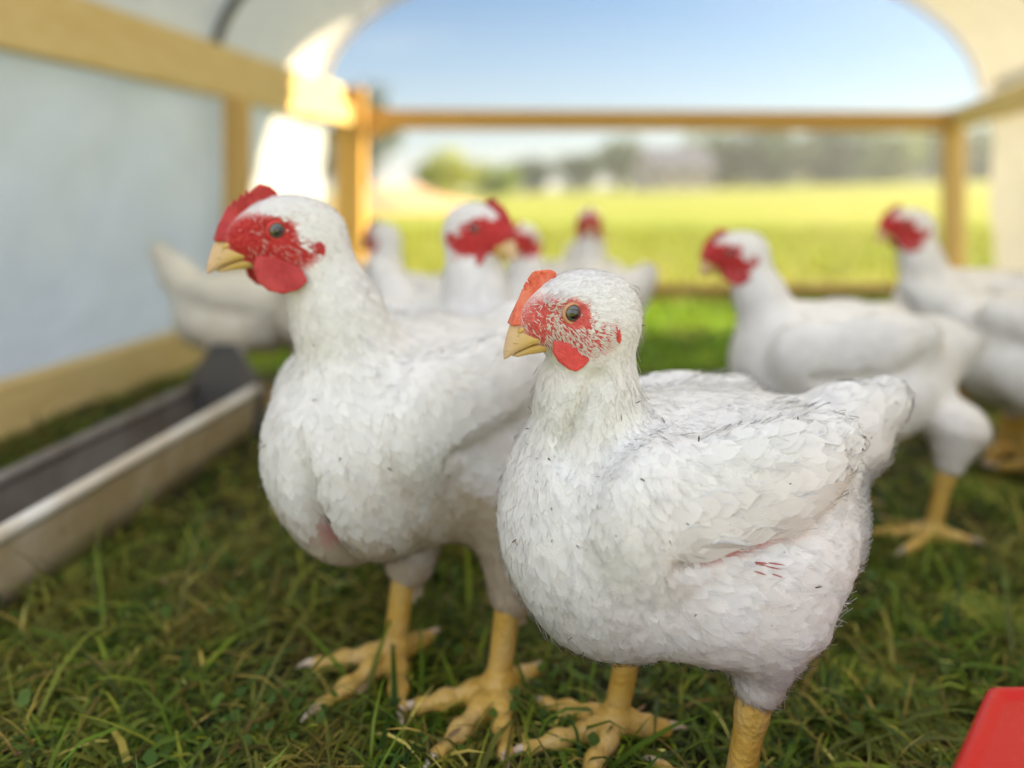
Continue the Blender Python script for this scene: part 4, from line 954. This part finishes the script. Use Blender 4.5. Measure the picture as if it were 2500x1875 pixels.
for i_, (px, d_, H_, W_, c_, lb) in enumerate([
    (722, 100, 8.3, 15, (0.07, 0.11, 0.06), 'tall green tree just right of the grey roofed house'),
    (778, 96, 8.6, 14, (0.06, 0.10, 0.07), 'dark tree third from the right behind the field'),
    (832, 98, 8.0, 15, (0.05, 0.09, 0.07), 'darkest blue green tree among the right hand treeline'),
    (884, 100, 7.6, 14, (0.11, 0.16, 0.06), 'pale green tree left of the right post'),
    (938, 104, 8.0, 15, (0.07, 0.11, 0.07), 'blue green tree behind the right post'),
    (990, 104, 7.6, 15, (0.08, 0.12, 0.08), 'rightmost tree of the far treeline')]):
    tree(put(px, d_), H_, W_, c_, lb, 20+i_, base=-0.1)
hx_, hy_, hz_ = put(672, 84); house = empty('house', (hx_, hy_, hz_), R(14)); tag(house, 'low distant house with grey roof and pale walls at the field edge', 'house')
t = NT('render_wall'); WALL = t.done(t.pbr((0.40, 0.34, 0.30), 0.8)); t = NT('slate_roof'); n1 = t.noise(4, 3, 0.5, t.coord()); SLATE = t.done(t.pbr(t.ramp(n1.outputs['Fac'], [(0.3, (0.09, 0.10, 0.13)), (0.7, (0.13, 0.14, 0.18))]), 0.9, Specular_IOR_Level=0.1))
t = NT('window_glass'); GLASS = t.done(t.pbr((0.03, 0.04, 0.05), 0.1))
m = MB(); W2, D2 = 3.7, 3.0
V = [(-W2, -D2, -0.5), (W2, -D2, -0.5), (W2, D2, -0.5), (-W2, D2, -0.5), (-W2, -D2, 2.5), (W2, -D2, 2.5), (W2, D2, 2.5), (-W2, D2, 2.5), (-W2, 0, 4.7), (W2, 0, 4.7)]
m.add(V, [(0, 1, 5, 4), (1, 2, 6, 9, 5), (2, 3, 7, 6), (3, 0, 4, 8, 7)]); m.build('wall', WALL, house)
m = MB(); e = 0.4
V = [(-W2-e, -D2-e, 2.36), (W2+e, -D2-e, 2.36), (W2+e, 0, 4.78), (-W2-e, 0, 4.78), (W2+e, D2+e, 2.36), (-W2-e, D2+e, 2.36)]; V += [(x, y, z+0.16) for x, y, z in V]
m.add(V, [(6, 7, 8, 9), (9, 8, 10, 11), (3, 2, 1, 0), (5, 4, 2, 3), (0, 1, 7, 6), (4, 5, 11, 10), (1, 2, 8, 7), (2, 4, 10, 8), (3, 0, 6, 9), (5, 3, 9, 11)]); m.build('roof', SLATE, house)
for wx in (-2.6, 0.0, 2.6):
    m = MB(); m.beam((wx-0.6, -D2-0.02, 1.3), (wx+0.6, -D2-0.02, 1.3), 0.08, 1.1); m.build('window', GLASS, house)
# bare earth bank on the left
xs = np.linspace(-1, 1, 24); X, Y = np.meshgrid(xs, xs, indexing='ij'); cx_, cy_, _ = put(395, 17)
Zm = 0.55*np.exp(-2.5*(X**2+Y**2))*(1+0.25*np.sin(X*9)*np.sin(Y*7))-0.04
V = np.stack([cx_+X*2.4, cy_+Y*3.0, Zm+gheight(cx_+X*2.4, cy_+Y*3.0)], -1).reshape(-1, 3); i = np.arange(23*24).reshape(23, 24)[:, :-1].ravel()
tag(npmesh('earth_bank', V, np.stack([i, i+24, i+25, i+1], 1), EARTH), kind='structure')

# ------------------------------------------------------------------ air over the field
t = NT('haze_air'); pv = t.n('ShaderNodeVolumePrincipled'); pv.inputs['Density'].default_value = 0.0014; pv.inputs['Color'].default_value = (0.86, 0.92, 1.0, 1); pv.inputs['Anisotropy'].default_value = 0.3
t.l(pv.outputs[0], t.out.inputs['Volume'])
m = MB(); x0, x1, y0, y1, z0, z1 = -700, 700, -450, 880, -8, 16
V = [(x, y, z) for z in (z0, z1) for x, y in ((x0, y0), (x1, y0), (x1, y1), (x0, y1))]
m.add(V, [(3, 2, 1, 0), (4, 5, 6, 7), (0, 1, 5, 4), (1, 2, 6, 5), (2, 3, 7, 6), (3, 0, 4, 7)]); tag(m.build('haze', t.m), kind='stuff')
